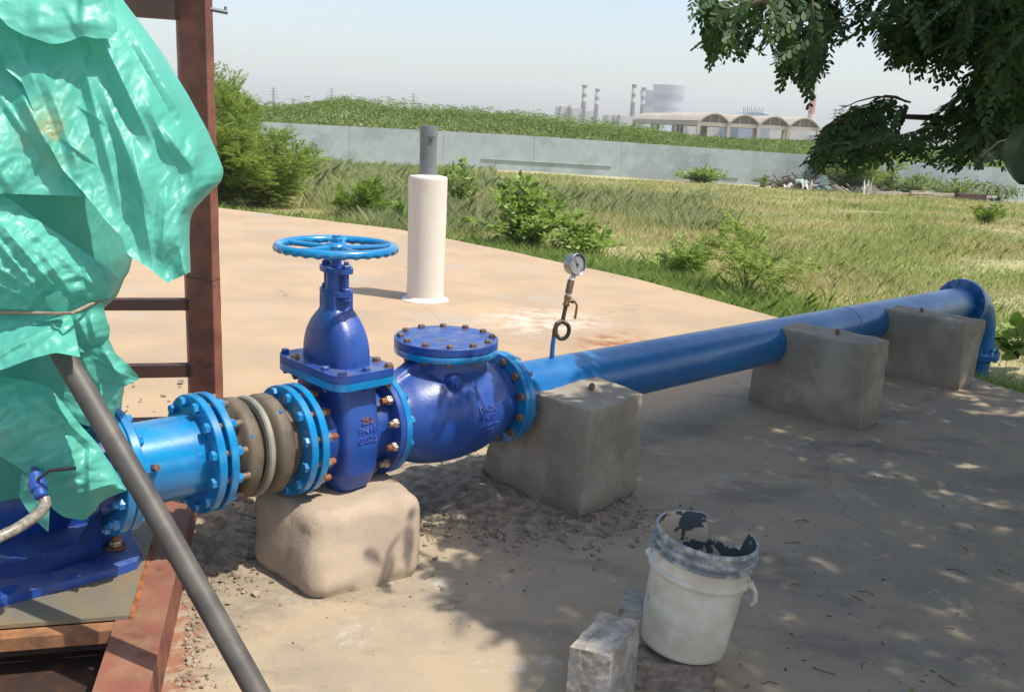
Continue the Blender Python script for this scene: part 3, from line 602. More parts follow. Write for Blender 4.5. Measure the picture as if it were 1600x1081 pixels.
def shed():
    Y = 200.; c0 = D(1091, 204, Y); cx, cy = c0[0], Y; sp = 6.5; bay = 17.3; g = float(tz(cx, Y)); zt = D(1091, 190, Y)[2]; zeb = zt-1.0; e1 = np.array([1, .06]); e1 = e1/np.linalg.norm(e1); e2 = np.array([-.149, .989])
    root = empty('arched_shed', (cx, cy, g), 'open concrete shed with four barrel-vaulted roofs beyond the thicket', 'shed')
    def pt(i, j, z): q = np.array([cx, cy])+e1*sp*i+e2*bay*j; return Vector((q[0], q[1], z))
    hh = lambda i, j, s: None
    for i in range(5):
        for j in range(4):
            bm = bmesh.new(); p = pt(i, j, 0); box(bm, (p.x, p.y, (g+zt)/2), (.75, .75, zt-g), rz=atan2(e1[1], e1[0])); ob('post', bm, GREY, root, False)
    for i in range(4):
        bm = bmesh.new(); n = 16; rise = 1.75
        for j0, j1 in ((-.03, 3.05),):
            rows = []
            for k in range(n+1):
                f = k/n; z = zt+rise*(1-(2*f-1)**2)+.02; a = pt(i+f, j0, z); b = pt(i+f, j1, z); rows.append((bm.verts.new(a), bm.verts.new(b), bm.verts.new(a+Vector((0, 0, .16))), bm.verts.new(b+Vector((0, 0, .16)))))
            for k in range(n):
                A, B = rows[k], rows[k+1]
                bm.faces.new((A[0], B[0], B[1], A[1])); bm.faces.new((A[2], A[3], B[3], B[2])); bm.faces.new((A[0], A[2], B[2], B[0])); bm.faces.new((A[1], B[1], B[3], A[3]))
        ob('vault_roof', bm, ROOF, root)
        # front arch infill set back, rib and mullions
        b2 = bmesh.new(); fr = [pt(i+f, .02, zt+rise*(1-(2*f-1)**2)) for f in np.linspace(.02, .98, 15)]; lo = [pt(i+f, .02, zt-.1) for f in np.linspace(.02, .98, 15)]
        for k in range(14):
            q = [b2.verts.new(v) for v in (lo[k], lo[k+1], fr[k+1], fr[k])]; b2.faces.new(q)
        ob('arch_infill', b2, ARCH, root, False)
        b3 = bmesh.new(); tube(b3, [pt(i+f, -.02, zt+rise*(1-(2*f-1)**2)) for f in np.linspace(0, 1, 15)], .2, 6)
        for f in (.35, .66): a = pt(i+f, -.01, zt-.2); b = pt(i+f, -.01, zt+rise*(1-(2*f-1)**2)); tube(b3, [a, b], .09, 4)
        ob('arch_rib', b3, GREY, root)
        for j in (0, 3):
            b4 = bmesh.new(); a = pt(i, j, 0); b = pt(i+1, j, 0); m_ = (a+b)/2; box(b4, (m_.x, m_.y, zt-.45), (sp-.8, .5, .8), rz=atan2(e1[1], e1[0])); ob('beam', b4, GREY, root, False)
    for i in (0, 4):
        for j in range(3):
            b4 = bmesh.new(); a = pt(i, j, 0); b = pt(i, j+1, 0); m_ = (a+b)/2; box(b4, (m_.x, m_.y, zt-.42), (bay-.8, .5, .8), rz=atan2(e2[1], e2[0])); ob('beam', b4, GREY, root, False)
    return root
shed()
def low_roof():
    Y = 420.; a = D(1155, 190, Y); b = D(1205, 190, Y); root = empty('round_roof_building', (a[0], Y, float(tz(a[0], Y))), 'distant low building with a bluish curved roof behind the shed arches', 'building')
    bm = bmesh.new(); z0 = float(tz(a[0], Y)); zt = D(1180, 181, Y)[2]; zr = D(1180, 175.5, Y)[2]; L = b[0]-a[0]; n = 12; rows = []
    for k in range(n+1):
        f = k/n; z = zt+(zr-zt)*(1-(2*f-1)**2); x_ = a[0]+L*f; rows.append([bm.verts.new((x_, Y, z0)), bm.verts.new((x_, Y, z)), bm.verts.new((x_, Y+30, z)), bm.verts.new((x_, Y+30, z0))])
    for k in range(n):
        for q in range(3): bm.faces.new((rows[k][q], rows[k+1][q], rows[k+1][q+1], rows[k][q+1]))
    bm.faces.new(rows[0]); bm.faces.new(rows[-1][::-1]); ob('hall', bm, TOWD, root, True, 30)
    b2 = bmesh.new()
    for k in range(11): q = D(1160+k*3.0, 190, Y+5); tube(b2, [(q[0], Y+5, zt), (q[0], Y+5, zr+(1.6 if k % 2 else 2.4))], .12, 4)
    ob('roof_spikes', b2, CHIM, root)
low_roof()
def pylon(px_, ytop, Y, label):
    b = D(px_, 200, Y); z1 = D(px_, ytop, Y)[2]; zb = float(tz(b[0], Y)); H = z1-zb; root = empty('pylon', (b[0], Y, zb), label, 'pylon', 'power pylons on the horizon')
    bm = bmesh.new(); wb = H*.09; wt = H*.012
    L4 = [(sx, sy) for sx in (-1, 1) for sy in (-1, 1)]
    wf = lambda f: wb+(wt-wb)*f**.7
    for sx, sy in L4: tube(bm, [(b[0]+sx*wf(f), Y+sy*wf(f), zb+H*f) for f in np.linspace(0, 1, 6)], .09, 4)
    for i in range(9):
        f = i/9; g = (i+1)/9
        for sy in (-1, 1):
            tube(bm, [(b[0]-wf(f), Y+sy*wf(f), zb+H*f), (b[0]+wf(g), Y+sy*wf(g), zb+H*g)], .05, 3); tube(bm, [(b[0]+wf(f), Y+sy*wf(f), zb+H*f), (b[0]-wf(g), Y+sy*wf(g), zb+H*g)], .05, 3)
    ob('lattice', bm, CHIM, root)
    for f, l in ((.72, .2), (.84, .17), (.95, .13)):
        b2 = bmesh.new(); tube(b2, [(b[0]-H*l, Y, zb+H*f), (b[0], Y, zb+H*(f+.02)), (b[0]+H*l, Y, zb+H*f)], .1, 4); ob('crossarm', b2, CHIM, root)
pylon(428, 137, 560, 'faint pylon above the left end of the thicket')
pylon(518, 138, 700, 'faint pylon over the highest part of the thicket')
pylon(645, 146, 620, 'faint pylon left above the grey pipe on the white post')
pylon(1302, 170, 500, 'faint mast beside the red and white chimney')
# ------------------------------------------------------------ debris before the wall
def debris():
    r = random.Random(4)
    c = wp(1243, 3.0); bm = bmesh.new()
    for i in range(150):
        q = Vector((c[0]+r.gauss(0, .95), c[1]+r.gauss(0, .4), c[2]+abs(r.gauss(0, .28))+.05)); a = r.random()*pi; L = r.uniform(.25, .9)
        tube(bm, [q, q+Vector((cos(a)*L, sin(a)*L*.4, r.uniform(-.1, .25)))], r.uniform(.015, .045), 4)
    tag(ob('brushwood_heap', bm, BARK), 'dark heap of broken branches before the wall', 'heap', kind='stuff')
    TQ = mat('torn_pale_sheet', (.42, .52, .48, 1), .7, (.32, .42, .40, 1), 3); WH = mat('white_scrap', (.7, .68, .62, 1), .7, (.55, .5, .45, 1), 4)
    def sheet(name, label, px_, py_, sx, sy, h, mt, seed):
        b = wp(px_, 3.2+(py_-288)*.25); bm = bmesh.new(); bmesh.ops.create_grid(bm, x_segments=14, y_segments=8, size=.5)
        for v in bm.verts:
            f = Vector((v.co.x*3, v.co.y*3, seed)); v.co = Vector((v.co.x*sx*(1+.3*noise.noise(f*2)), v.co.y*sy, h*(.45+noise.noise(f))+.05)); v.co += Vector(b)
        bmesh.ops.solidify(bm, geom=bm.faces[:], thickness=.02); tag(ob(name, bm, mt, None, True, 50), label, 'scrap sheet', 'scrap sheets on the debris heap')
    sheet('scrap_sheet', 'crumpled pale green sheet on top of the debris heap', 1268, 289, 1.6, .7, .65, TQ, 1)
    sheet('scrap_sheet', 'pale green sheet hanging off the right of the debris heap', 1285, 290, 1.1, .6, .35, TQ, 5)
    sheet('scrap_sheet', 'small white scrap in front of the green sheet', 1262, 292, .5, .3, .5, WH, 9)
    sheet('scrap_sheet', 'small white scrap at the left end of the brushwood', 1232, 289, .5, .3, .3, WH, 13)
    sheet('scrap_sheet', 'white lump between brushwood and planks', 1356, 308, .4, .3, .8, WH, 17)
    c = wp(1340, 4.5); bm = bmesh.new()
    for i in range(70):
        q = Vector((c[0]+r.gauss(0, .7), c[1]+r.gauss(0, .5), c[2]+.02)); a = r.gauss(.4, .6)*r.choice((1, -1)); L = r.uniform(.3, 1.1)
        tube(bm, [q, q+Vector((cos(a)*L*r.choice((1, -1)), .1, abs(sin(a))*L*.7))], r.uniform(.012, .03), 4)
    tag(ob('dry_twigs', bm, WOOD), 'bleached dry twigs beside the debris heap', 'twigs', kind='stuff')
    labs = ['longest pale plank lying right of the twigs', 'thin plank lying behind the longest plank', 'plank lying at the right of the row, near the rings', 'tilted thin pole behind the planks', 'short pale plank left in the row']
    for i, (a, b_, wv) in enumerate([((1368, 299), (1402, 301), .16), ((1400, 305), (1500, 307), .12), ((1490, 309), (1560, 312), .13), ((1425, 293), (1495, 299), .09), ((1425, 301), (1458, 302), .12)]):
        p, q = wp(a[0], 5-(a[1]-300)*.1-i*.5), wp(b_[0], 5-(b_[1]-300)*.1-i*.5); bm = bmesh.new(); v = Vector(q-p); ang = atan2(v.y, v.x); m_ = Vector((p+q)/2)+Vector((0, 0, .18+.03*i)); box(bm, m_, (v.length, .18, wv), rz=ang); bevel(bm, .01, 1)
        tag(ob('plank', bm, WOOD), labs[i], 'plank', 'planks lying before the wall')
    for i, (a, hh) in enumerate([((1556, 315), .55), ((1566, 316), .6), ((1580, 316), .55)]):
        p = wp(a[0], 4.6); bm = bmesh.new(); n = 28; tube(bm, [(p[0]+cos(t)*.5, p[1]+sin(t)*.25, p[2]+.5+sin(t)*.5) for t in np.linspace(0, 2*pi, n, endpoint=False)], .035, 6, closed=True)
        tag(ob('steel_ring', bm, GPVC), ['left of three grey rings standing in the grass', 'middle of three grey rings standing in the grass', 'right of three grey rings standing in the grass'][i], 'ring', 'grey rings standing in the grass')
    p = wp(1520, 4.6); bm = bmesh.new(); box(bm, Vector(p)+Vector((0, 0, .2)), (1.6, .5, .4), rz=.1); bevel(bm, .03, 1); bmesh.ops.subdivide_edges(bm, edges=bm.edges[:], cuts=2); rough(bm, .03, 4); tag(ob('rusty_box', bm, BRWN), 'brown rusty box lying left of the grey rings', 'box')
debris()

# ------------------------------------------------------------ pipeline pieces
DIRP = Vector((DV[0], DV[1], -.0255)).normalized(); NP = Vector(NV); UPP = DIRP.cross(NP)
UPP = -UPP if UPP.z < 0 else UPP
def ax(s, t=0, u=0, zo=0): return Vector((P0[0], P0[1], zax(s)+zo)) + Vector(DV)*s + NP*t + UPP*u
def flange(bm, s, th, R=.2025, hole=0, zo=0, mi=0, n=72):
    lathe(bm, ax(s, zo=zo), DIRP, [(0, R-.003), (.003, R), (th-.003, R), (th, R-.003)], n, mi=mi)
def hexprism(bm, c, axis, r, h, rot=0, mi=0, ch=.12):
    a, u, v = basis(axis); c = Vector(c); rings = []
    for hh, rr in ((0, r), (h*.8, r), (h, r*(1-ch))):
        rings.append([bm.verts.new(c+a*hh+(u*cos(rot+k*pi/3)+v*sin(rot+k*pi/3))*rr) for k in range(6)])
    for i in range(2):
        for k in range(6): f = bm.faces.new((rings[i][k], rings[i][(k+1) % 6], rings[i+1][(k+1) % 6], rings[i+1][k])); f.material_index = mi
    f = bm.faces.new(rings[2]); f.material_index = mi; f = bm.faces.new(rings[0][::-1]); f.material_index = mi
def bolts(parent, s0, s1, mh, mn, ms, n=12, pcd=.355, zo=0, stub=.03, head_at='low', seed=1, r=.0185, off=.5, skip=()):
    rr = random.Random(seed)
    for k in range(n):
        if k in skip: continue
        a = 2*pi*(k+off)/n; t, u = cos(a)*pcd/2, sin(a)*pcd/2; L = s1-s0; st = stub*rr.uniform(.6, 1.3)
        A = ax(s0, t, u, zo); B = ax(s1, t, u, zo); Dd = DIRP
        if head_at == 'high': A, B, Dd = B, A, -DIRP
        bm = bmesh.new(); hexprism(bm, A, -Dd, r, .017, rr.random(), 0); hexprism(bm, B, Dd, r, .02, rr.random(), 1)
        lathe(bm, A, Dd, [(0, .0115), (L, .0115)], 10, mi=2); lathe(bm, B+Dd*.0195, Dd, [(0, .0118), (st-.003, .0118), (st, .009)], 12, mi=2)
        ob('bolt', bm, [mh, mn, ms], parent, True, 30)
ZS = .018
# 1. azure spool piece between pump and joint
sp = empty('spool_pipe', ax(-1.55, zo=ZS), 'short glossy azure flanged pipe between the covered pump and the rubber joint', 'pipe')
bm = bmesh.new(); lathe(bm, ax(-1.70, zo=ZS), DIRP, [(0, .1365), (.29, .1365)], 72, cap=False); lathe(bm, ax(-1.655, zo=ZS), DIRP, [(0, .150), (.012, .148), (.02, .1365)], 72, cap=False)
ob('pipe_wall', bm, AZBL, sp)
bm = bmesh.new(); flange(bm, -1.677, .028, zo=ZS); ob('flange', bm, AZBL, sp)
bm = bmesh.new(); flange(bm, -1.415, .028, zo=ZS); ob('flange', bm, AZBL, sp)
bolts(sp, -1.415, -1.345, AZBL, AZBL, BOLTB, zo=ZS, stub=.028, seed=3)
bolts(sp, -1.708, -1.649, AZBL, AZBL, AZBL, zo=ZS, stub=.012, head_at='high', seed=4)
bm = bmesh.new(); c = ax(-1.60, .1365*cos(.25), .1365*sin(.25), ZS); hexprism(bm, c, (ax(-1.60, 1, .25, ZS)-ax(-1.60, 0, 0, ZS)), .012, .03); ob('plug', bm, BOLTB, sp)
# 2. rubber expansion joint
rj = empty('rubber_joint', ax(-1.2, zo=.01), 'weathered black twin-bellow rubber expansion joint between two azure flanges', 'expansion joint')
prof = []
for i in range(61):
    f = i/60; s_ = f*.27
    h1 = math.exp(-((s_-.075)/.038)**4)*.045; h2 = math.exp(-((s_-.195)/.038)**4)*.045
    prof.append((s_, .135+h1+h2))
bm = bmesh.new(); lathe(bm, ax(-1.345, zo=.012), (ax(-1.07)-ax(-1.345, zo=.012)), prof, 72, cap=False)
bmesh.ops.translate(bm, verts=bm.verts, vec=(0, 0, 0)); rough(bm, .0025, 18, 3, 2); ob('bellows', bm, RUBB, rj)
bm = bmesh.new(); a0 = (ax(-1.07)-ax(-1.345, zo=.012)).normalized(); lathe(bm, ax(-1.345, zo=.012)+a0*.122, a0, [(0, .152), (.001, .172), (.006, .178), (.019, .178), (.025, .172), (.026, .152)], 72, cap=False); ob('centre_ring', bm, RUBR, rj)
bm = bmesh.new(); flange(bm, -1.372, .027, zo=ZS); ob('flange', bm, AZBL, rj)
bm = bmesh.new(); flange(bm, -1.074, .028); ob('flange', bm, AZBL, rj)
bolts(rj, -1.074, -1.001, AZBL, NICK, RUST, stub=.032, seed=7)
for i, (an, ds) in enumerate([(.5, .07), (-.1, .08), (.9, .2), (-.3, .205)]):   # dabs of spilled paint
    bm = bmesh.new(); rr_ = .1735; c = ax(-1.345+ds, rr_*cos(an), rr_*sin(an), .012); bmesh.ops.create_icosphere(bm, subdivisions=2, radius=.009, matrix=Matrix.Translation(c) @ Matrix.Diagonal((.8, .8, 1.2, 1))); rough(bm, .004, 60, i)
    ob('paint_dab', bm, AZBL, rj)
# 3. gate valve
SV = -.845; CV = ax(SV)
gv = empty('gate_valve', (CV.x, CV.y, .27), 'dark blue gate valve with an azure handwheel, standing on the rounded mortar block', 'valve')
bm = bmesh.new()
lathe(bm, ax(-1.0), DIRP, [(0, .150), (.03, .142), (.15, .142), (.31, .142), (.345, .150)], 48)
secs = [(.245, .06, .03), (.262, .105, .05), (.30, .150, .075), (.36, .180, .088), (.46, .190, .092), (.56, .185, .092), (.64, .172, .09), (.70, .165, .09), (.745, .165, .09)]
def supere(bm, secs, c=(0, 0), n=40, e=2.8, sgn=None, cap=True):
    rings = []
    for z, a, b in secs:
        rg = []
        for k in range(n):
            th = 2*pi*k/n; cx_ = abs(cos(th))**(2/e)*(1 if cos(th) >= 0 else -1); cy_ = abs(sin(th))**(2/e)*(1 if sin(th) >= 0 else -1)
            p = Vector((CV.x, CV.y, z)) + NP*(a*cx_+c[1]) + Vector(DV)*(b*cy_+c[0]); rg.append(bm.verts.new(p))
        rings.append(rg)
    for i in range(len(rings)-1):
        for k in range(n): bm.faces.new((rings[i][k], rings[i][(k+1) % n], rings[i+1][(k+1) % n], rings[i+1][k]))
    if cap: bm.faces.new(rings[0][::-1]); bm.faces.new(rings[-1])
supere(bm, secs, e=4.2)
body = remesh(ob('valve_body', bm, DKBL, gv), .006, 5)
for s0 in (-1.029, -.688):
    bm = bmesh.new(); flange(bm, s0, .028 if s0 < -1 else .026); ob('flange', bm, AZBL if s0 < -1 else DKBL, gv)
def rrect(bm, z0, z1, hx, hy, r, n=8, c=(0, 0)):
    pts = []
    for qx, qy, a0 in ((1, 1, 0), (-1, 1, 90), (-1, -1, 180), (1, -1, 270)):
        for k in range(n+1):
            a = radians(a0+90*k/n); pts.append((qx*(hx-r)+cos(a)*r, qy*(hy-r)+sin(a)*r))
    lo = [bm.verts.new(Vector((CV.x, CV.y, z0))+NP*(p+c[0])+Vector(DV)*(q+c[1])) for p, q in pts]; hi = [bm.verts.new(Vector((CV.x, CV.y, z1))+NP*(p+c[0])+Vector(DV)*(q+c[1])) for p, q in pts]
    m_ = len(pts)
    for k in range(m_): bm.faces.new((lo[k], lo[(k+1) % m_], hi[(k+1) % m_], hi[k]))
    bm.faces.new(lo[::-1]); bm.faces.new(hi)
bm = bmesh.new(); rrect(bm, .700, .727, .215, .135, .06); bevel(bm, .002, 1, 50); ob('body_flange', bm, AZBL, gv)
bm = bmesh.new(); rrect(bm, .729, .757, .215, .135, .06); bevel(bm, .002, 1, 50); bon_f = ob('bonnet_flange', bm, DKBL, gv)
bm = bmesh.new()
S2 = [(.750, .155, .088)] + [(.757+.205*f, .150*(1-f**2.6*.70)*(1 if f < .98 else .98), .086-.040*f**3) for f in np.linspace(0, 1, 14)]
supere(bm, S2, e=2.9)
box(bm, (CV.x, CV.y, .975), (.10, .085, .06), rz=atan2(NP.y, NP.x)); lathe(bm, (CV.x, CV.y, .95), (0, 0, 1), [(0, .05), (.06, .048)], 24)
remesh(ob('bonnet', bm, DKBL, gv), .005, 4)
for k in range(10):
    pos = [(.19, .10), (.19, 0), (.19, -.10), (-.19, .10), (-.19, 0), (-.19, -.10), (.10, .112), (-.10, .112), (.10, -.112), (-.10, -.112)][k]
    c = Vector((CV.x, CV.y, .757))+NP*pos[0]+Vector(DV)*pos[1]
    bm = bmesh.new(); lathe(bm, c, (0, 0, 1), [(0, .019), (.002, .019)], 16); hexprism(bm, c+Vector((0, 0, .002)), (0, 0, 1), .0155, .012, k*1.3, 0); hexprism(bm, c-Vector((0, 0, .057)), (0, 0, -1), .0155, .014, k, 0)
    lathe(bm, c+Vector((0, 0, .005)), (0, 0, -1), [(0, .009), (.085, .009)], 10)
    ob('bolt', bm, DKBL if k % 3 else BOLTB, gv, True, 30)
# gland and yoke plates
def gland(z, h, lx, r0, nm):
    bm = bmesh.new(); pts = []
    n = 36
    for k in range(n):
        th = 2*pi*k/n; q = abs(cos(th))**(2/1.7); pts.append((lx*(1 if cos(th) >= 0 else -1)*q, r0*sin(th)))
    lo = [bm.verts.new(Vector((CV.x, CV.y, z))+NP*p+Vector(DV)*q) for p, q in pts]; hi = [bm.verts.new(v.co+Vector((0, 0, h))) for v in lo]
    for k in range(n): bm.faces.new((lo[k], lo[(k+1) % n], hi[(k+1) % n], hi[k]))
    bm.faces.new(lo[::-1]); bm.faces.new(hi); ob(nm, bm, DKBL, gv, True, 40)
gland(1.004, .018, .083, .050, 'gland_plate'); gland(1.088, .018, .083, .050, 'yoke_plate')
bm = bmesh.new(); lathe(bm, (CV.x, CV.y, 1.02), (0, 0, 1), [(0, .044), (.012, .038), (.06, .036), (.07, .040)], 28); ob('stuffing_box', bm, DKBL, gv)
for q in (-1, 1):
    c = Vector((CV.x, CV.y, 0))+NP*.064*q
    bm = bmesh.new(); lathe(bm, c+Vector((0, 0, .985)), (0, 0, 1), [(0, .0095), (.145, .0095), (.147, .007)], 12)
    for zz in (1.022, 1.106, .99): hexprism(bm, c+Vector((0, 0, zz)), (0, 0, 1), .0175, .014, q)
    ob('stud', bm, DKBL, gv, True, 30)
bm = bmesh.new(); lathe(bm, (CV.x, CV.y, 1.09), (0, 0, 1), [(0, .019), (.105, .019), (.106, .014)], 20); ob('stem', bm, DKBL, gv)
# handwheel
HZ = 1.178
bm = bmesh.new(); n = 180; RW = .205
rings = []
for i in range(n):
    a = 2*pi*i/n; lump = max(0, cos(a*30))**1.0
    rings.append([])
    for k in range(14):
        b_ = 2*pi*k/14; rr = .0145+(.0045*lump if sin(b_) < -.1 else 0); rings[-1].append(bm.verts.new((CV.x+cos(a)*(RW+rr*1.15*cos(b_)), CV.y+sin(a)*(RW+rr*1.15*cos(b_)), HZ+rr*sin(b_))))
for i in range(n):
    for k in range(14): bm.faces.new((rings[i][k], rings[(i+1) % n][k], rings[(i+1) % n][(k+1) % 14], rings[i][(k+1) % 14]))
hw = ob('handwheel', bm, AZBL, gv, True, 60)
bm = bmesh.new(); lathe(bm, (CV.x, CV.y, HZ-.022), (0, 0, 1), [(0, .030), (.01, .040), (.026, .042), (.034, .036), (.038, .030)], 32); ob('hub', bm, AZBL, hw)
bm = bmesh.new(); hexprism(bm, (CV.x, CV.y, HZ+.014), (0, 0, 1), .024, .018, .3); lathe(bm, (CV.x, CV.y, HZ+.03), (0, 0, 1), [(0, .015), (.012, .015)], 16); ob('hub_nut', bm, AZBL, hw, True, 30)
for k in range(5):
    a = 2*pi*k/5+.35; bm = bmesh.new(); pts = []
    for f in np.linspace(0, 1, 7): r = .03+(RW-.03)*f; pts.append((CV.x+cos(a)*r, CV.y+sin(a)*r, HZ-.006+.006*f))
    tube(bm, pts, [.014, .012, .0105, .0098, .0098, .0105, .013], 10); ob('spoke', bm, AZBL, hw)
def letters(txt, size, name, mt, parent, place, ext=.0025, bold=.0006, spacing=1.05):
    cu = bpy.data.curves.new('t', 'FONT'); cu.body = txt; cu.size = size; cu.extrude = ext; cu.offset = bold; cu.align_x = 'CENTER'; cu.space_character = spacing; cu.resolution_u = 3
    o = bpy.data.objects.new('t', cu); COL.objects.link(o); dg = bpy.context.evaluated_depsgraph_get(); dg.update()
    me = bpy.data.meshes.new_from_object(o.evaluated_get(dg)); bpy.data.objects.remove(o)
    for v in me.vertices: v.co = place(v.co.x, v.co.y, v.co.z+ext)
    me.name = name; return link(name, me, mt, parent)
bd = np.array([v.co for v in body.data.vertices])
def gplace(yo):
    def f(x, y, z):
        s_ = .012+x; zz = yo+y
        p = Vector((CV.x, CV.y, 0))+Vector(DV)*s_; d2 = np.abs((bd-np.array([p.x, p.y, 0])) @ DV)+np.abs(bd[:, 2]-zz)
        ok = np.where(d2 < .02)[0]; t = ((bd[ok]-np.array([CV.x, CV.y, 0])) @ NV).max() if len(ok) else .18
        return p+NP*(t-.0012+z)+Vector((0, 0, zz))
    return f
EMB = mat('worn_cast_letters', (.03, .07, .36, 1), .3, (.10, .13, .40, 1), 40, lo=.45, hi=.6, coat=.3)
EMR = mat('rust_edged_letters', (.28, .12, .05, 1), .7, (.05, .06, .25, 1), 60, lo=.45, hi=.55)
letters('250', .033, 'cast_letters', EMR, gv, gplace(.556)); letters('PN16', .034, 'cast_letters', EMB, gv, gplace(.520)); letters('GG25', .034, 'cast_letters', EMB, gv, gplace(.484))
# 4. check valve
cv = empty('check_valve', ax(-.31, zo=-.21), 'bulbous dark blue swing check valve with a round bolted top cover', 'valve')
SC0 = -.31; CC = ax(SC0)
def crad(s):     # body radius along the axis, s from -.632 to -.02
    pts = [(-.64, .150), (-.60, .152), (-.55, .178), (-.47, .205), (-.38, .217), (-.30, .218), (-.20, .208), (-.12, .188), (-.06, .162), (-.02, .15), (0, .15)]
    return float(np.interp(s, [a for a, b in pts], [b for a, b in pts]))
bm = bmesh.new(); lathe(bm, ax(-.635), DIRP, [(s+.635, crad(s)) for s in np.linspace(-.635, -.01, 40)], 64)
lathe(bm, (CC.x, CC.y, .50), (0, 0, 1), [(0, .165), (.12, .165), (.165, .172), (.195, .165), (.21, .165)], 56)
hexa(bm, [ax(-.62, -.05, .10), ax(-.40, -.05, .10), ax(-.40, .05, .10), ax(-.62, .05, .10), ax(-.60, -.03, .17), ax(-.44, -.03, .26), ax(-.44, .03, .26), ax(-.60, .03, .17)])
cb = ob('valve_body', bm, DKBL, cv)
md = remesh(cb, .007, 14)
bm = bmesh.new(); rr_ = .03; cbx = ax(-.40, .13, .165); lathe(bm, cbx, NP, [(0, .032), (.03, .032), (.045, .028)], 24); hexprism(bm, cbx+NP*.045, NP, .02, .014); ob('hinge_boss', bm, DKBL, cv)
bm = bmesh.new(); flange(bm, -.660, .027); ob('flange', bm, AZBL, cv)
bm = bmesh.new(); flange(bm, -.020, .027); ob('flange', bm, AZBL, cv)
bolts(cv, -.688, -.633, NICK, AZBL, RUST, stub=.0, seed=9)
for k in range(12):      # nuts and stud ends on the gate valve side
    rr = random.Random(k+50); a = 2*pi*(k+.5)/12; p = ax(-.688, cos(a)*.1775, sin(a)*.1775); bm = bmesh.new(); hexprism(bm, p, -DIRP, .0185, .021, rr.random(), 0); lathe(bm, p-DIRP*.02, -DIRP, [(0, .012), (.022*rr.uniform(.7, 1.4), .012)], 14, mi=1)
    ob('stud_nut', bm, [NICK, RUST if k % 2 else NICK], cv, True, 30)
bm = bmesh.new(); lathe(bm, (CC.x, CC.y, .712), (0, 0, 1), [(0, .212), (.003, .214), (.024, .214), (.027, .212)], 96); ob('neck_flange', bm, AZBL, cv)
bm = bmesh.new(); lathe(bm, (CC.x, CC.y, .7405), (0, 0, 1), [(0, .212), (.003, .214), (.030, .214), (.033, .212), (.033, .147), (.0315, .145), (.0315, .143), (.033, .141)], 96); cover = ob('cover', bm, DKBL, cv, True, 25)
for k in range(12):
    a = 2*pi*(k+.3)/12; c = Vector((CC.x+cos(a)*.188, CC.y+sin(a)*.188, .7735)); bm = bmesh.new(); hexprism(bm, c, (0, 0, 1), .0150, .013, k*.7); ob('bolt', bm, BOLTB, cv, True, 30)
    bm = bmesh.new(); hexprism(bm, c-Vector((0, 0, .0615)), (0, 0, -1), .0150, .014, k); ob('nut', bm, BOLTB, cv, True, 30)
def bmsurf(s):
    return crad(s)
def cplace(yo, s0=-.255):
    def f(x, y, z):
        s_ = s0+x; R = bmsurf(s_)+.0005+z; an = yo+y/.215; p = ax(s_, cos(an)*R, sin(an)*R); return p
    return f
letters('DN250', .034, 'cast_letters', EMB, cv, cplace(.155)); letters('PN10', .034, 'cast_letters', EMB, cv, cplace(-.015)); letters('GG25', .034, 'cast_letters', EMB, cv, cplace(-.33))
bm = bmesh.new(); f_ = cplace(-.10)
tube(bm, [f_(x_, -.003-.008*max(0, .03-abs(x_+.0))*20+.0*x_, .001) for x_ in np.linspace(-.07, .07, 14)], .0022, 6); tube(bm, [f_(-.045, -.022, .001), f_(-.072, -.003, .001)], .0022, 6); ob('flow_arrow', bm, EMB, cv)
# 5. discharge pipe, elbow, drop
dp = empty('discharge_pipe', ax(.05, zo=-.14), 'long straight blue discharge pipe resting on the three grey blocks, ending in an elbow', 'pipe')
bm = bmesh.new(); lathe(bm, ax(.008), DIRP, [(0, .1365)]+[(x_, .1365) for x_ in np.linspace(.1, 5.47, 30)], 64, cap=False)
ob('straight_pipe', bm, PIPB, dp)
bm = bmesh.new(); lathe(bm, ax(3.30), DIRP, [(0, .1365), (.004, .1392), (.010, .1392), (.014, .1365)], 64, cap=False); ob('weld_seam', bm, PIPB, dp)
bm = bmesh.new(); flange(bm, .010, .027); ob('flange', bm, AZBL, dp)
bolts(dp, -.020, .037, BOLTB, AZBL, BOLTB, stub=.022, seed=12)
bm = bmesh.new(); flange(bm, 5.46, .028, R=.205); ob('flange', bm, PIPB, dp)
el = bmesh.new(); flange(el, 5.492, .028, R=.205); elb = ob('elbow_flange', el, PIPB, dp)
bolts(dp, 5.46, 5.52, PIPB, PIPB, PIPB, stub=.02, seed=13)
bm = bmesh.new(); Rb = .43; s1 = 5.52; pts = [ax(s1)]
c0 = ax(s1+.12)
HD = Vector(DV)
for k in range(15):
    a = pi/2*k/14; pts.append(c0+HD*(Rb*sin(a))-Vector((0, 0, Rb*(1-cos(a)))))
bot = pts[-1]
pts += [bot-Vector((0, 0, .03)), bot-Vector((0, 0, .06)), bot-Vector((0, 0, .10))]
tube(bm, pts, .1365, 48, cap=False); ob('elbow', bm, PIPB, dp)
zb = bot.z-.07
for k, zz in enumerate((zb, zb-.03)):
    bm = bmesh.new(); lathe(bm, (bot.x, bot.y, zz), (0, 0, -1), [(0, .200), (.002, .203), (.025, .203), (.027, .200)], 64); ob('drop_flange', bm, PIPB if k else AZBL, dp)
for k in range(12):
    a = 2*pi*(k+.5)/12; c = Vector((bot.x+cos(a)*.178, bot.y+sin(a)*.178, zb)); bm = bmesh.new(); hexprism(bm, c, (0, 0, 1), .018, .02, k); lathe(bm, c+Vector((0, 0, .018)), (0, 0, 1), [(0, .011), (.03, .011)], 10)
    hexprism(bm, c-Vector((0, 0, .057)), (0, 0, -1), .018, .02, k); ob('bolt', bm, PIPB, dp, True, 30)
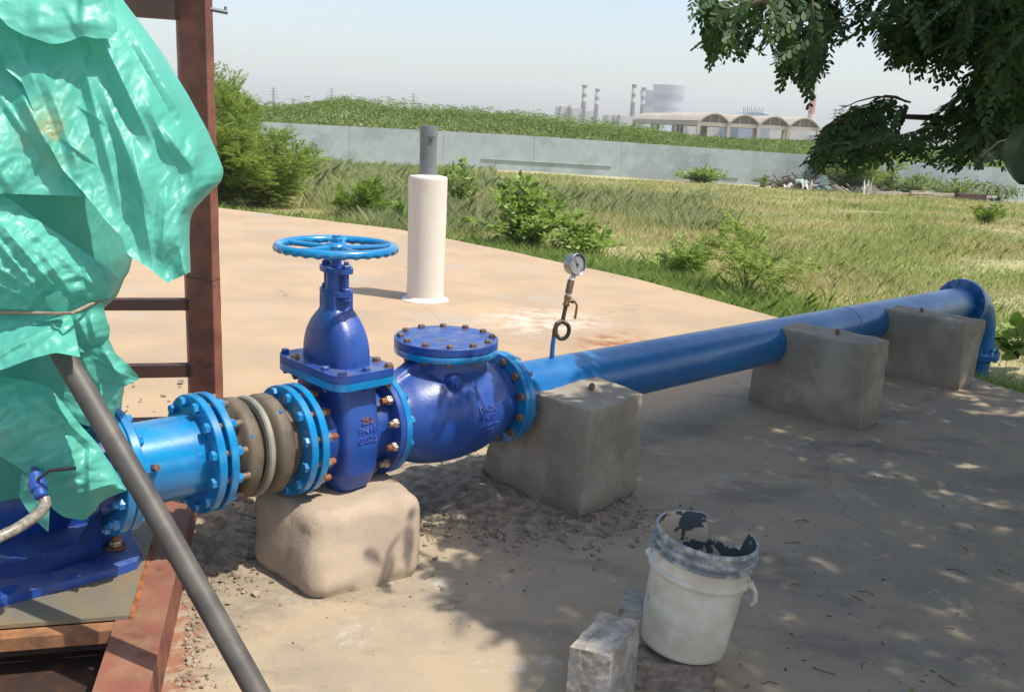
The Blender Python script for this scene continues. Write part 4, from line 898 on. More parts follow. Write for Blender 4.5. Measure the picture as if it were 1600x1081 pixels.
bm = bmesh.new(); lathe(bm, (bot.x, bot.y, zb-.05), (0, 0, -1), [(0, .1365), (.9, .1365)], 48, cap=False); ob('drop_pipe', bm, PIPB, dp)
# 6. pressure gauge on its siphon
pg = empty('pressure_gauge', ax(.34, 0, .13), 'round pressure gauge on a looped dark siphon tube, standing on the blue pipe', 'gauge')
Kp = lambda x, y, t=0: Vector(D(x, y, 1)) if False else None
def KP(x, y, t=0.0):      # point on the vertical plane through the pipe axis
    dd = ray(x, y); q = P0+NV*t; k = ((q-CP)@NV)/(dd@NV); return Vector(CP+dd*k)
b0 = ax(.335, 0, .125); b1 = KP(863.5, 540); b2 = KP(867, 516)
bm = bmesh.new(); tube(bm, [b0, b1, KP(865.5, 526)], [.0125, .0105, .0105], 14); ob('painted_nipple', bm, PIPB, pg)
# loop: plane turned so the ring is seen partly edge on
top = KP(879, 500); lc = KP(878.5, 517); pts = [KP(865.5, 526), KP(866.5, 515), KP(870, 505.5), KP(877, 501.5)]
cn = Vector(DV)*.55+NP*.1; ringR = .038
hx = Vector(DV)*.62+NP*.45; hx.normalize()
for k in range(1, 24):
    a = pi/2-2*pi*k/24; q = lc+hx*(ringR*.72*cos(a))+Vector((0, 0, ringR*sin(a)))-NP*(.024*(k/24-.5)); pts.append(q)
pts += [KP(879.5, 499.5, 0), KP(881.5, 490), KP(884, 478)]
bm = bmesh.new(); tube(bm, pts, .0098, 14); ob('siphon_tube', bm, DKST, pg)
gd = (KP(893, 434)-KP(882, 486)).normalized()
p_ = KP(884, 478); 
bm = bmesh.new(); lathe(bm, p_, gd, [(0, .015), (.01, .017), (.012, .014), (.035, .014), (.037, .017), (.047, .017), (.05, .013)], 20); vb = ob('ball_valve', bm, BRAS, pg)
q_ = p_+gd*.024; sd = (Vector(DV)*.6+NP*.4).normalized(); bm = bmesh.new(); lathe(bm, q_, sd, [(0, .009), (.022, .009), (.023, .012), (.033, .012)], 14)
ob('valve_stem', bm, BRAS, vb)
bm = bmesh.new(); h0 = q_+sd*.028; tube(bm, [h0, h0+sd*.012-Vector((0, 0, .004)), h0+sd*.022-Vector((0, 0, .022)), h0+sd*.019-Vector((0, 0, .06)), h0+sd*.016-Vector((0, 0, .085))], [.005, .005, .005, .0065, .006], 8); ob('lever', bm, BRAS, vb)
bm = bmesh.new(); lathe(bm, p_+gd*.047, gd, [(0, .0125), (.014, .0125)], 14); ob('thread_tape', bm, TAPE, pg)
bm = bmesh.new(); lathe(bm, p_+gd*.060, gd, [(0, .0165), (.062, .0165)], 18); ob('coupling', bm, DKST if False else BOLTB, pg)
bm = bmesh.new(); lathe(bm, p_+gd*.121, gd, [(0, .011), (.016, .012)], 14); ob('thread_tape', bm, TAPE, pg)
gc = KP(899.5, 413); vd = (Vector(CP)-gc); vd.z *= .3; fn = (vd.normalized()*.72+Vector((.72, -.05, .05))).normalized()
bm = bmesh.new(); lathe(bm, gc-fn*.034, fn, [(0, .044), (.004, .0485), (.040, .0485), (.041, .0525), (.050, .0525), (.052, .049), (.050, .0465), (.046, .0465)], 48, cap=False)
f = bm.faces.new([v for v in bm.verts][:48]); gcas = ob('gauge_case', bm, STEEL, pg, True, 30)
bm = bmesh.new(); lathe(bm, gc+fn*.008, fn, [(0, .0465), (.002, .0465)], 40); ob('dial', bm, DIAL, gcas)
_, gu, gv_ = basis(fn)
bm = bmesh.new()
for k in range(31):
    a = radians(225-270*k/30); r0 = .037 if k % 5 == 0 else .040; dd = gu*cos(a)*1+gv_*sin(a); tube(bm, [gc+fn*.0112+dd*r0, gc+fn*.0112+dd*.043], .0007, 4)
ob('dial_marks', bm, BLK, gcas)
bm = bmesh.new(); nd = (gv_*.75-gu*.55).normalized(); nd = nd if PX(gc+nd*.03)[0] < PX(gc)[0] else -nd
tube(bm, [gc+fn*.014-nd*.010, gc+fn*.014, gc+fn*.014+nd*.038], [.0022, .0018, .0008], 6); lathe(bm, gc+fn*.0102, fn, [(0, .005), (.005, .005)], 14); ob('needle', bm, BLK, gcas)
bm = bmesh.new(); lathe(bm, gc-gd*.035, -gd, [(0, .012), (.03, .012)], 14); ob('gauge_stem', bm, STEEL, pg)

# ------------------------------------------------------------ concrete supports
def cblock(name, label, base4, top4, zt, mt, seed, rad=.02, amp=.009, flare=.02, stud=None, bevel_seg=3):
    root = empty(name, (sum(W(*b)[0] for b in base4)/4, sum(W(*b)[1] for b in base4)/4, 0), label, 'concrete block', 'concrete blocks carrying the pipeline')
    bm = bmesh.new(); hexa(bm, [W(s, t, -.16) for s, t in base4]+[W(s, t, zt) for s, t in top4])
    bmesh.ops.subdivide_edges(bm, edges=bm.edges[:], cuts=2, use_grid_fill=True)
    bevel(bm, rad, bevel_seg, 40); bmesh.ops.triangulate(bm, faces=bm.faces); 
    for _ in range(3): bmesh.ops.subdivide_edges(bm, edges=[e for e in bm.edges if e.calc_length() > .022], cuts=1)
    bmesh.ops.triangulate(bm, faces=bm.faces)
    for v in bm.verts:
        if v.co.z < .05:
            n2 = Vector((v.normal.x, v.normal.y, 0)); v.co += n2*flare*((.05-max(v.co.z, 0))/.05)**2
    bm.normal_update(); rough(bm, amp, 6, seed, 4); ob('cement_body', bm, mt, root, True, 50)
    if stud:
        for s, t in stud:
            bm = bmesh.new(); lathe(bm, W(s, t, zt-.01), (0, 0, 1), [(0, .008), (.045, .008)], 10); hexprism(bm, W(s, t, zt+.012), (0, 0, 1), .016, .015, 1); ob('anchor_stud', bm, BOLTB, root, True, 30)
    return root
cblock('support_block', 'tan smooth rounded mortar block under the gate valve', [(-1.19, -.05), (-.72, -.08), (-.77, .455), (-1.175, .375)], [(-1.15, -.11), (-.60, -.12), (-.665, .33), (-1.08, .235)], .282, CONC1, 1, .050, .010, .03, bevel_seg=4)
cblock('support_block', 'large grey cement block under the start of the long pipe', [(.09, -.24), (.51, -.24), (.51, .425), (.085, .445)], [(.10, -.06), (.545, -.06), (.515, .42), (.10, .46)], .497, CONC, 2, .010, .010, .03, stud=[(.33, .26)])
cblock('support_block', 'grey cement block under the middle of the long pipe', [(2.30, -.12), (2.56, -.12), (2.56, .655), (2.305, .655)], [(2.29, -.05), (2.56, -.05), (2.555, .64), (2.27, .62)], .51, CONC, 3, .010, .010, .02, stud=[(2.42, .38)])
cblock('support_block', 'grey cement block farthest along the pipe, just before the elbow', [(3.74, -.12), (4.0, -.12), (3.96, .69), (3.74, .69)], [(3.74, -.05), (4.0, -.05), (4.0, .69), (3.74, .64)], .47, CONC, 4, .016, .010, .02, stud=[(3.86, .30)])
# ------------------------------------------------------------ white post with grey pipe
pp = empty('vent_post', (-.83, 8.33, 0), 'white painted round post with a grey plastic pipe standing in its top', 'post')
bm = bmesh.new(); lathe(bm, (-.83, 8.33, 0), (0, 0, 1), [(0, .171), (.3, .17), (.7, .173), (1.10, .176), (1.113, .176), (1.125, .168), (1.14, .08)], 64); bmesh.ops.subdivide_edges(bm, edges=[e for e in bm.edges if e.calc_length() > .2], cuts=6); rough(bm, .0025, 4, 2, 2); ob('column', bm, WPVC, pp)
bm = bmesh.new(); lathe(bm, (-.83, 8.33, 0), (0, 0, 1), [(.001, .225), (.006, .222), (.018, .185), (.035, .17)], 48)
for v in bm.verts: v.co += Vector((1, .2, 0))*.02*noise.noise(v.co*9)
ob('mortar_collar', bm, WPVC, pp)
bm = bmesh.new(); lathe(bm, (-.836, 8.33, 1.12), (0, 0, 1), [(0, .077), (.355, .077), (.356, .079), (.443, .079), (.446, .074), (.446, .070), (.38, .070)], 48, cap=False)
bm.faces.new([bm.verts[i] if False else v for i, v in enumerate(list(bm.verts)[-48:])]); ob('grey_pipe', bm, GPVC, pp, True, 30)
bm = bmesh.new(); box(bm, (-.80, 8.25, 1.468), (.05, .02, .012)); ob('pipe_clip', bm, GPVC, pp, False)
# ------------------------------------------------------------ red oxide frame and skid
FE1 = np.array([.969, .247, 0]); FE2 = np.array([.247, -.969, 0])      # skid directions: right/back and towards the camera
fr = empty('steel_skid', (-1.4, 4.1, 0), 'red oxide steel skid frame with an upright column and dark rails', 'frame')
def beam(nm, a, b, w_, h_, z, mt, inset=None):
    """I or channel beam from a to b (xy), top at z"""
    a = np.array([a[0], a[1]]); b = np.array([b[0], b[1]]); d = (b-a)/np.linalg.norm(b-a); q = np.array([-d[1], d[0]]); bm = bmesh.new(); t = .009
    for (o, ww, z0, z1) in ((0, w_, z-t, z), (0, w_, z-h_, z-h_+t), (0, .008, z-h_+t, z-t)):
        c8 = []
        for zz in (z0, z1):
            for pnt, sg in ((a, -1), (b, -1), (b, 1), (a, 1)): v = pnt+q*(o+sg*ww/2); c8.append((v[0], v[1], zz))
        hexa(bm, c8)
    return ob(nm, bm, mt, fr, False)
E0 = np.array([-.955, 2.35]); e2 = FE2[:2]; e1 = FE1[:2]
ec = E0-e1*.088       # centre line of the end beam
def chan(nm, a, b, w_, h_, z, mt):
    """closed-sided member (web outside)"""
    a = np.array(a[:2]); b = np.array(b[:2]); d = (b-a)/np.linalg.norm(b-a); q = np.array([-d[1], d[0]]); c8 = []
    bm = bmesh.new()
    for zz in (z-h_, z):
        for pnt, sg in ((a, -1), (b, -1), (b, 1), (a, 1)): v = pnt+q*sg*w_/2; c8.append((v[0], v[1], zz))
    hexa(bm, c8); bevel(bm, .006, 2); bmesh.ops.subdivide_edges(bm, edges=bm.edges[:], cuts=1); return ob(nm, bm, mt, fr, True, 40)
chan('end_beam', ec-e2*1.95, ec+e2*1.6, .142, .145, .15, REDO)
chan('back_beam', ec-e2*1.98-e1*.08, ec-e2*1.98-e1*2.4, .12, .145, .148, BRWN)
chan('cross_beam', ec-e2*.093-e1*.070, ec-e2*.093-e1*1.6, .05, .04, .146, REDB)
chan('cross_web', ec-e2*.20-e1*.074, ec-e2*.20-e1*1.6, .012, .140, .143, BRWN)
chan('inner_beam', ec-e2*.95-e1*.078, ec-e2*.95-e1*1.6, .05, .145, .1465, BRWN)
bm = bmesh.new(); pa = E0-e1*.16-e2*.3; hexa(bm, [(*(pa), .006), (*(pa+e2*1.5), .006), (*(pa+e2*1.5-e1*1.4), .006), (*(pa-e1*1.4), .006), (*(pa), .012), (*(pa+e2*1.5), .012), (*(pa+e2*1.5-e1*1.4), .012), (*(pa-e1*1.4), .012)]); ob('pit_shade_plate', bm, PITSH, fr, False)  # plate added on the pit floor, its dark colour stands in for shade
# base plate
bm = bmesh.new(); A_ = E0-e1*.121-e2*.118; B_ = A_-e2*1.06; C_ = B_-e1*.9; D_ = A_-e1*.9
hexa(bm, [(*A_, .151), (*B_, .151), (*C_, .151), (*D_, .151), (*A_, .163), (*B_, .163), (*C_, .163), (*D_, .163)]); bevel(bm, .002, 1); ob('base_plate', bm, PLAT, fr, True, 30)
bm = bmesh.new(); pts = [(*(A_+e1*.004-e2*k*.05), .155) for k in range(22)]; tube(bm, pts, .007, 6); rough(bm, .003, 60); ob('weld_bead', bm, RUST, fr)
# column on the far corner: box section, two faces seen
cA = D(297, 610, 4.02); cB = D(337, 612, 3.95); cC = D(349, 610, 4.02)
tA = D(277, 0, 4.02); tB = D(321, 0, 3.95); tC = D(332, 0, 4.02)
def vline(p, q, z): f = (z-p[2])/(q[2]-p[2]); return np.array([p[0]+(q[0]-p[0])*f, p[1]+(q[1]-p[1])*f, z])
bm = bmesh.new(); z0, z1 = .15, 3.0; c8 = []
for z in (z0, z1):
    a, b, c = vline(cA, tA, z), vline(cB, tB, z), vline(cC, tC, z); dq = np.array([-.065, .15, 0])
    c8 += [a, b, c, c+dq, a+dq]
v = [bm.verts.new(Vector(q)) for q in c8]; n = 5
for k in range(n): bm.faces.new((v[k], v[(k+1) % n], v[n+(k+1) % n], v[n+k]))
bm.faces.new(v[:n][::-1]); bm.faces.new(v[n:]); bmesh.ops.subdivide_edges(bm, edges=[e for e in bm.edges if e.calc_length() > 1], cuts=40); bevel(bm, .004, 1, 20)
rough(bm, .0015, 12, 4); ob('column', bm, REDO, fr, True, 20)
bm = bmesh.new()
for zz, k in ((.90, 0),): 
    p = vline(cB, tB, zz); q = vline(cA, tA, zz); r2 = vline(cC, tC, zz); tube(bm, [Vector(q)-Vector((0, .002, 0)), Vector(p)-Vector((0, .002, 0)), Vector(r2)-Vector((0, .002, 0))], .0025, 6)
ob('weld_bead', bm, BRWN, fr)
for (x0, y0, x1, y1, nm) in ((297, 475, 297, 492, 'rail'), (297, 579, 297, 598, 'rail'), (282, -24, 278, 28, 'top_rail')):
    zt_, zb_ = D(x0, y0, 3.93)[2], D(x1, y1, 3.93)[2]; base = D(x0+5, y0, 4.02)[:2]; bm = bmesh.new(); c8 = []
    dq = np.array([-.969, -.247]); nq = np.array([-.247, .969])*.05
    for zz in (zb_, zt_):
        for o, s in ((0, 0), (2.6, 0), (2.6, 1), (0, 1)): v_ = base+dq*o+nq*s; c8.append((v_[0], v_[1], zz))
    hexa(bm, c8); bevel(bm, .004, 1); ob(nm, bm, BRWN, fr, True, 30)
bm = bmesh.new(); a = Vector(D(325, 14, 4.0)); b = Vector(D(355, 20, 4.05)); c = Vector(D(354, 11, 4.05)); tube(bm, [a, b], .009, 8); tube(bm, [b-Vector((.008, 0, 0)), c-Vector((.004, 0, 0))], .006, 6); ob('hook_bar', bm, GPVC, fr)
# ------------------------------------------------------------ pump under the sheet
pu = empty('pump', (-1.75, 2.9, .163), 'dark blue cast pump standing on the steel plate, mostly hidden under the teal sheet', 'pump')
VC = ax(-1.98, 0, -.02)
bm = bmesh.new(); lathe(bm, ax(-1.80, zo=ZS), DIRP, [(0, .13), (.05, .13), (.10, .14)], 40)
lathe(bm, Vector(D(40, 700, 3.1)), Vector((0, 0, 1)), [(-.28, .30), (-.1, .34), (.15, .30), (.5, .22), (.55, .1)], 40)
remesh(ob('volute', bm, DKBL, pu), .012, 6)
bm = bmesh.new(); lathe(bm, ax(-1.708, zo=ZS), DIRP, [(0, .2), (.003, .2025), (.025, .2025), (.028, .2)], 64); ob('outlet_flange', bm, AZBL, pu)
# foot: slab with rounded corner and a concave web rising to the casing
f0 = G(222, 883, .165); f1 = G(-60, 965, .165); f2 = G(203, 838, .165); f3 = G(-60, 850, .165)
ZP = .164
def foot():
    bm = bmesh.new()
    out = [G(-80, 968, ZP), G(0, 948, ZP), G(120, 916, ZP), G(190, 897, ZP), G(214, 888, ZP), G(222, 876, ZP), G(219, 866, ZP), G(206, 838, ZP), G(196, 822, ZP), G(100, 790, ZP), G(-80, 800, ZP)]
    ins = [G(-80, 940, ZP), G(10, 918, ZP), G(118, 890, ZP), G(176, 868, ZP), G(196, 862, ZP), G(206, 856, ZP), G(206, 850, ZP), G(200, 838, ZP), G(192, 824, ZP), G(100, 795, ZP), G(-80, 805, ZP)]
    n = len(out); lo = [bm.verts.new((p[0], p[1], ZP)) for p in out]; mid = [bm.verts.new((p[0], p[1], ZP+.028)) for p in out]; hi = [bm.verts.new((p[0], p[1], ZP+.045)) for p in ins]
    for A, B in ((lo, mid), (mid, hi)):
        for k in range(n): bm.faces.new((A[k], A[(k+1) % n], B[(k+1) % n], B[k]))
    bm.faces.new(lo[::-1]); bm.faces.new(hi); bevel(bm, .006, 2, 25); return ob('foot', bm, DKBL, pu, True, 40)
ft = foot()
bm = bmesh.new()      # concave web, swept section
base_l = [G(x, y, ZP+.04) for x, y in ((-60, 925), (20, 908), (80, 893), (115, 880), (140, 866), (150, 856), (156, 846))]
top_l = [D(x, y, Y) for x, y, Y in ((-60, 892, 2.47), (25, 877, 2.54), (80, 862, 2.60), (116, 850, 2.63), (137, 818, 2.62), (150, 770, 2.56), (155, 735, 2.50))]
rows = []
for k in range(9):
    f = k/8; g = f**2.2; rows.append([bm.verts.new(Vector(b*(1-g)+t*g)+Vector((0, 0, 0)) if False else Vector((b[0]+(t[0]-b[0])*f**.5, b[1]+(t[1]-b[1])*f**.5, b[2]+(t[2]-b[2])*f**1.6))) for b, t in zip(base_l, top_l)])
for a in range(8):
    for i in range(len(base_l)-1): bm.faces.new((rows[a][i], rows[a][i+1], rows[a+1][i+1], rows[a+1][i]))
bmesh.ops.solidify(bm, geom=bm.faces[:], thickness=-.035); ob('foot_web', bm, DKBL, pu, True, 50)
bm = bmesh.new(); hexa(bm, [D(146, 856, 2.74), D(186, 846, 2.80), D(188, 835, 3.0), D(150, 838, 3.0), D(146, 735, 2.47), D(181, 735, 2.50), D(184, 735, 2.62), D(150, 738, 2.60)]); bmesh.ops.subdivide_edges(bm, edges=bm.edges[:], cuts=3, use_grid_fill=True); bevel(bm, .01, 2, 40); ob('pedestal', bm, DKBL, pu, True, 40)
bc = Vector(G(181, 853, ZP+.046)); bm = bmesh.new(); lathe(bm, bc, (0, 0, 1), [(-.003, .030), (.003, .030)], 32); ob('washer', bm, RUST, ft)
bm = bmesh.new(); hexprism(bm, bc+Vector((0, 0, .003)), (0, 0, 1), .021, .019, .2); ob('nut', bm, NICK, ft, True, 30)
bm = bmesh.new(); lathe(bm, bc+Vector((0, 0, .02)), (0, 0, 1), [(0, .013), (.022, .013), (.024, .011)], 20); ob('anchor_bolt', bm, RUST, ft, True, 30)
bm = bmesh.new(); hexa(bm, [D(-90, 860, 2.9), D(150, 850, 2.95), D(170, 760, 3.3), D(-90, 800, 3.3), D(-90, 690, 2.85), D(150, 700, 2.9), D(160, 700, 3.3), D(-90, 690, 3.3)]); bmesh.ops.subdivide_edges(bm, edges=bm.edges[:], cuts=4, use_grid_fill=True); bevel(bm, .02, 2, 40); rough(bm, .01, 5); ob('casing', bm, DKBL, pu)
# drain valve and hose
dv = Vector(D(60, 760, 2.36)); dn = (Vector(D(70, 785, 2.34))-Vector(D(56, 738, 2.40))).normalized()
bm = bmesh.new(); lathe(bm, dv-dn*.045, dn, [(0, .012), (.004, .018), (.022, .018), (.026, .023), (.055, .023), (.06, .018), (.078, .018), (.082, .014)], 20); lathe(bm, dv, (-.5, .8, .1), [(0, .012), (.3, .012)], 12); dvo = ob('drain_valve', bm, DKBL, pu)
bm = bmesh.new(); l0 = Vector(D(60, 748, 2.35)); tube(bm, [l0, Vector(D(68, 742, 2.34)), Vector(D(78, 734.5, 2.34)), Vector(D(98, 733, 2.34)), Vector(D(118, 731, 2.34))], [.005, .004, .0045, .005, .0045], 8); ob('lever', bm, BLK, dvo)
bm = bmesh.new(); tube(bm, [Vector(D(x, y, Y)) for x, y, Y in ((69, 778, 2.35), (71, 787, 2.34), (66, 797, 2.33), (50, 810, 2.31), (25, 826, 2.28), (0, 838, 2.25), (-40, 862, 2.17), (-90, 900, 2.05), (-150, 960, 1.9))], .0155, 14)
tag(ob('hose', bm, mat('braided_grey_hose', (.30, .27, .22, 1), .35, (.18, .165, .14, 1), 90, lo=.45, hi=.55, bump=.3, bsc=120, coat=.4, bdist=.002)), 'thin grey braided hose curving from the small drain valve at the left edge', 'hose')
# ------------------------------------------------------------ leaning black pipe
bm = bmesh.new(); a = Vector(D(93, 545, 2.42)); b = Vector(D(440, 1150, 2.02)); g_ = b
pts = [a+(b-a)*f+Vector((.0, 0, .012*sin(pi*f))) for f in np.linspace(0, 1, 14)]
lathe_dir = (b-a)
tube(bm, pts, .0305, 32); tag(ob('black_pipe', bm, HDPE, None, True, 50), 'black plastic pipe leaning from under the teal sheet down to the ground', 'pipe')
# ------------------------------------------------------------ cinder blocks and bucket
def cmu(label, top, z0, z1, mt, seed, amp=.0035, chips=0):
    """top: 4 xy corners"""
    bm = bmesh.new(); hexa(bm, [(x_, y_, z0) for x_, y_ in top]+[(x_, y_, z1) for x_, y_ in top]); bmesh.ops.subdivide_edges(bm, edges=bm.edges[:], cuts=26, use_grid_fill=True)
    cx_ = sum(q[0] for q in top)/4; cy_ = sum(q[1] for q in top)/4
    for v_ in bm.verts:      # worn corners
        n_ = noise.noise(v_.co*14+Vector((seed, 0, 0))); e = max(0, (v_.co.z-(z1-.03))/.03); v_.co.x += (cx_-v_.co.x)*.06*e*max(0, n_+.1); v_.co.y += (cy_-v_.co.y)*.06*e*max(0, n_+.1); v_.co.z -= .007*e*max(0, n_+.1)
    rough(bm, amp, 55, seed, 3); o = ob('cinder_block', bm, mt, None, True, 60); tag(o, label, 'cinder block', 'cinder blocks round the bucket'); return o
g2 = lambda x_, y_, z_: tuple(G(x_, y_, z_)[:2])
A, B, Cc = np.array(g2(890, 1010, .25)), np.array(g2(955, 1025, .25)), np.array(g2(1001, 968, .25)); cmu('pale upright cinder block standing at the left of the bucket', [tuple(A), tuple(B), tuple(Cc), tuple(A+Cc-B)], 0, .25, CMU, 3)
q0 = np.array(g2(1000, 1034, .095)); q1 = np.array(g2(1121, 1042, .095)); dd = (q1-q0)/np.linalg.norm(q1-q0); nn = np.array([-dd[1], dd[0]]); o_ = q0-dd*.10
cmu('brown cinder block lying under the bucket', [tuple(o_), tuple(q1), tuple(q1+nn*.2), tuple(o_+nn*.2)], 0, .095, CMUB, 5)
q0 = np.array(g2(972, 952, .2)); cmu('cinder block mostly hidden behind the bucket, only its pale corner showing', [(q0[0]-.01, q0[1]), (q0[0]+.09, q0[1]-.02), (q0[0]+.12, q0[1]+.1), (q0[0]+.02, q0[1]+.12)], 0, .205, CMU, 8)
bk = empty('bucket', (.57, 2.54, .1), 'dirty white plastic bucket with a broken cement-smeared rim, tilted on the cinder blocks', 'bucket')
def bucket():
    base = Vector(G(1064, 1003, .1)); base.z = .104; rim = base+Vector((sin(radians(7)), .0, cos(radians(7))))*.372; axv = (rim-base).normalized(); H = (rim-base).length
    a, u, v = basis(axv); n = 96
    k_ = H/.37
    outer = [(0, .118), (.006, .126), (.02, .1285), (.10, .1315), (.18, .1345), (.240, .1375), (.245, .1475), (.256, .1485), (.262, .1385), (.284, .139), (.300, .1395), (.304, .1505), (.312, .1515), (.316, .141), (.326, .1415), (.331, .1525), (.338, .1525), (.342, .142), (.352, .143), (.356, .1495), (.366, .1500), (.37, .147)]
    inner = [(.37, .1405), (.34, .138), (.26, .134), (.12, .129), (.02, .122)]
    def ringat(bm, h, r, chip=True):
        out = []
        for k in range(n):
            th = 2*pi*k/n; hh = h
            if chip:
                cut = chipf(th); hh = min(h, cut)
            out.append(bm.verts.new(base+a*hh*k_+(u*cos(th)+v*sin(th))*r*1.05))
        return out
    # broken notch: towards far right of the view
    fd = Vector((.62, .72, 0)); fa = atan2(fd.dot(v), fd.dot(u))
    def chipf(th):
        d = (th-fa+pi) % (2*pi)-pi
        if abs(d) < .52: return .37-.085*min(1, (.52-abs(d))/.12)*(.85+.25*noise.noise(Vector((th*5, 0, 0)))) - (.012*noise.noise(Vector((th*14, 3, 0))))
        return .37
    def skin(bm, prof):
        rg = [ringat(bm, h, r) for h, r in prof]
        for i in range(len(rg)-1):
            for k in range(n):
                try: bm.faces.new((rg[i][k], rg[i][(k+1) % n], rg[i+1][(k+1) % n], rg[i+1][k]))
                except ValueError: pass
        return rg
    bm = bmesh.new(); rg = skin(bm, [q for q in outer if q[0] <= .300]); bm.faces.new(rg[0][::-1]); ob('shell', bm, BUCK, bk, True, 60)
    bm = bmesh.new(); skin(bm, [q for q in outer if q[0] >= .300]+inner[:1]); ob('rim', bm, BUCR, bk, True, 60)
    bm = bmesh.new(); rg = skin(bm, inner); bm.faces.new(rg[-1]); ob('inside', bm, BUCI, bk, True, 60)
    # mortar left inside
    bm = bmesh.new(); cc = base+a*.19*k_; bmesh.ops.create_grid(bm, x_segments=20, y_segments=20, size=.136)
    M_ = Matrix.Translation(cc) @ Matrix([[u.x, v.x, a.x, 0], [u.y, v.y, a.y, 0], [u.z, v.z, a.z, 0], [0, 0, 0, 1]])
    for q in bm.verts:
        r = math.hypot(q.co.x, q.co.y)
        if r > .1: 
            m2 = max(abs(q.co.x), abs(q.co.y)); q.co.x *= min(1, m2/r*1.0); q.co.y *= min(1, m2/r*1.0)
        q.co.z = .02*noise.noise(q.co*20)
    bmesh.ops.transform(bm, matrix=M_, verts=bm.verts); ob('dried_mortar', bm, RUBL, bk)
    # lugs and hanging handle
    side = Vector((.93, -.36, 0)); th = atan2(side.dot(v), side.dot(u)); rad = u*cos(th)+v*sin(th); tan_ = a.cross(rad)
    lug = base+a*.252*k_+rad*.150; bm = bmesh.new(); lathe(bm, lug, rad, [(0, .014), (.012, .014), (.016, .009)], 16); ob('lug', bm, BUCK, bk); bm = bmesh.new(); lathe(bm, base+a*.252*k_-rad*.150, -rad, [(0, .014), (.012, .014), (.016, .009)], 16); ob('lug', bm, BUCK, bk)
    pts = []
    for k in range(25):
        f = k/24; ph = pi*f; off = rad*(.166*cos(ph)); dn = Vector((0, 0, -1)); fw = tan_*(1 if tan_.y > 0 else -1)
        pts.append(base+a*.252*k_+off+fw*(.155*sin(ph)**.9)+dn*(.075*sin(ph)**.5))
    bm = bmesh.new(); tube(bm, pts, .0042, 8)
    # flat end piece that hangs at the right
    tube(bm, [lug+rad*.012, lug+rad*.024-Vector((0, 0, .018)), lug+rad*.026-Vector((0, 0, .045)), lug+rad*.016-Vector((0, 0, .062))], [.007, .0075, .008, .006], 10); ob('handle', bm, BUCK, bk)
bucket()
# ------------------------------------------------------------ rubble, grit and litter on the slab
def rubble():
    r = np.random.default_rng(8); bm = bmesh.new()
    ib = bmesh.new(); bmesh.ops.create_icosphere(ib, subdivisions=1, radius=.7); bv = np.array([v.co for v in ib.verts]); bf = np.array([[v.index for v in f.verts] for f in ib.faces]); ib.free(); out = []
    def pile(n, fn, smin, smax, seed=0):
        for i in range(n):
            x_, y_ = fn(); s_ = smin*(smax/smin)**(r.random()**2.2); a = r.random()*6.3; t_ = r.normal(0, .5)
            v = bv*[r.uniform(.7, 1.4), r.uniform(.6, 1.1), r.uniform(.35, .8)]*s_+r.normal(0, s_*.16, bv.shape)
            v = v @ np.array([[1, 0, 0], [0, cos(t_), sin(t_)], [0, -sin(t_), cos(t_)]]) @ np.array([[cos(a), sin(a), 0], [-sin(a), cos(a), 0], [0, 0, 1]])
            out.append((v+[x_, y_, s_*.3])[bf].reshape(-1, 3))
    def loc(s0, s1, t0, t1):
        def f():
            q = W(s0+(s1-s0)*r.random(), t0+(t1-t0)*r.random()); return q[0], q[1]
        return f
    def gs(x0, y0, sx, sy):
        c = G(x0, y0)
        def f(): return c[0]+r.normal(0, sx), c[1]+r.normal(0, sy)
        return f
    pile(1500, gs(355, 850, .13, .24), .004, .022); pile(900, gs(330, 800, .12, .25), .005, .024)
    pile(1500, gs(705, 760, .22, .3), .004, .020); pile(900, gs(820, 820, .28, .10), .004, .022); pile(300, gs(950, 800, .16, .08), .004, .018)
    e = lambda: (lambda q: (q[0], q[1]))(E0+e2*r.uniform(-.9, .9)+e1*(.02+abs(r.normal(0, .05))))
    pile(900, e, .003, .016); pile(120, gs(600, 930, .35, .15), .003, .010); pile(260, gs(1100, 850, .9, .7), .003, .009)
    pile(120, gs(660, 640, .5, .6), .004, .012); pile(60, gs(230, 640, .3, .2), .01, .05)
    bm.free(); tag(polymesh('rubble', np.concatenate(out), 3, RUBL), 'broken dried mortar and grit scattered on the slab', 'rubble', kind='stuff')
    # low mounds under the rubble
    for i, (px_, py_, sx, sy, h, lab) in enumerate(((345, 835, .24, .36, .045, 'mound of dried mortar left of the tan rounded block'), (715, 755, .36, .44, .05, 'spread of dried mortar crumbs between the tan block and the grey block'), (850, 815, .5, .16, .022, 'low ridge of mortar crumbs along the foot of the large grey block'))):
        c = G(px_, py_); bm = bmesh.new(); bmesh.ops.create_grid(bm, x_segments=70, y_segments=70, size=1)
        for v in bm.verts:
            q = v.co.copy(); rr = q.length; v.co = Vector((c[0]+q.x*sx, c[1]+q.y*sy, 0)); f = max(0, 1-rr**2); v.co.z = -.006+h*f**.8*(.55+.5*noise.noise(v.co*7))+.022*f**.5*(noise.noise(v.co*26)*.6+noise.noise(v.co*60)*.4)
        tag(ob('mortar_mound', bm, RUBL, None, True, 60), lab, 'mortar', kind='stuff')
rubble()
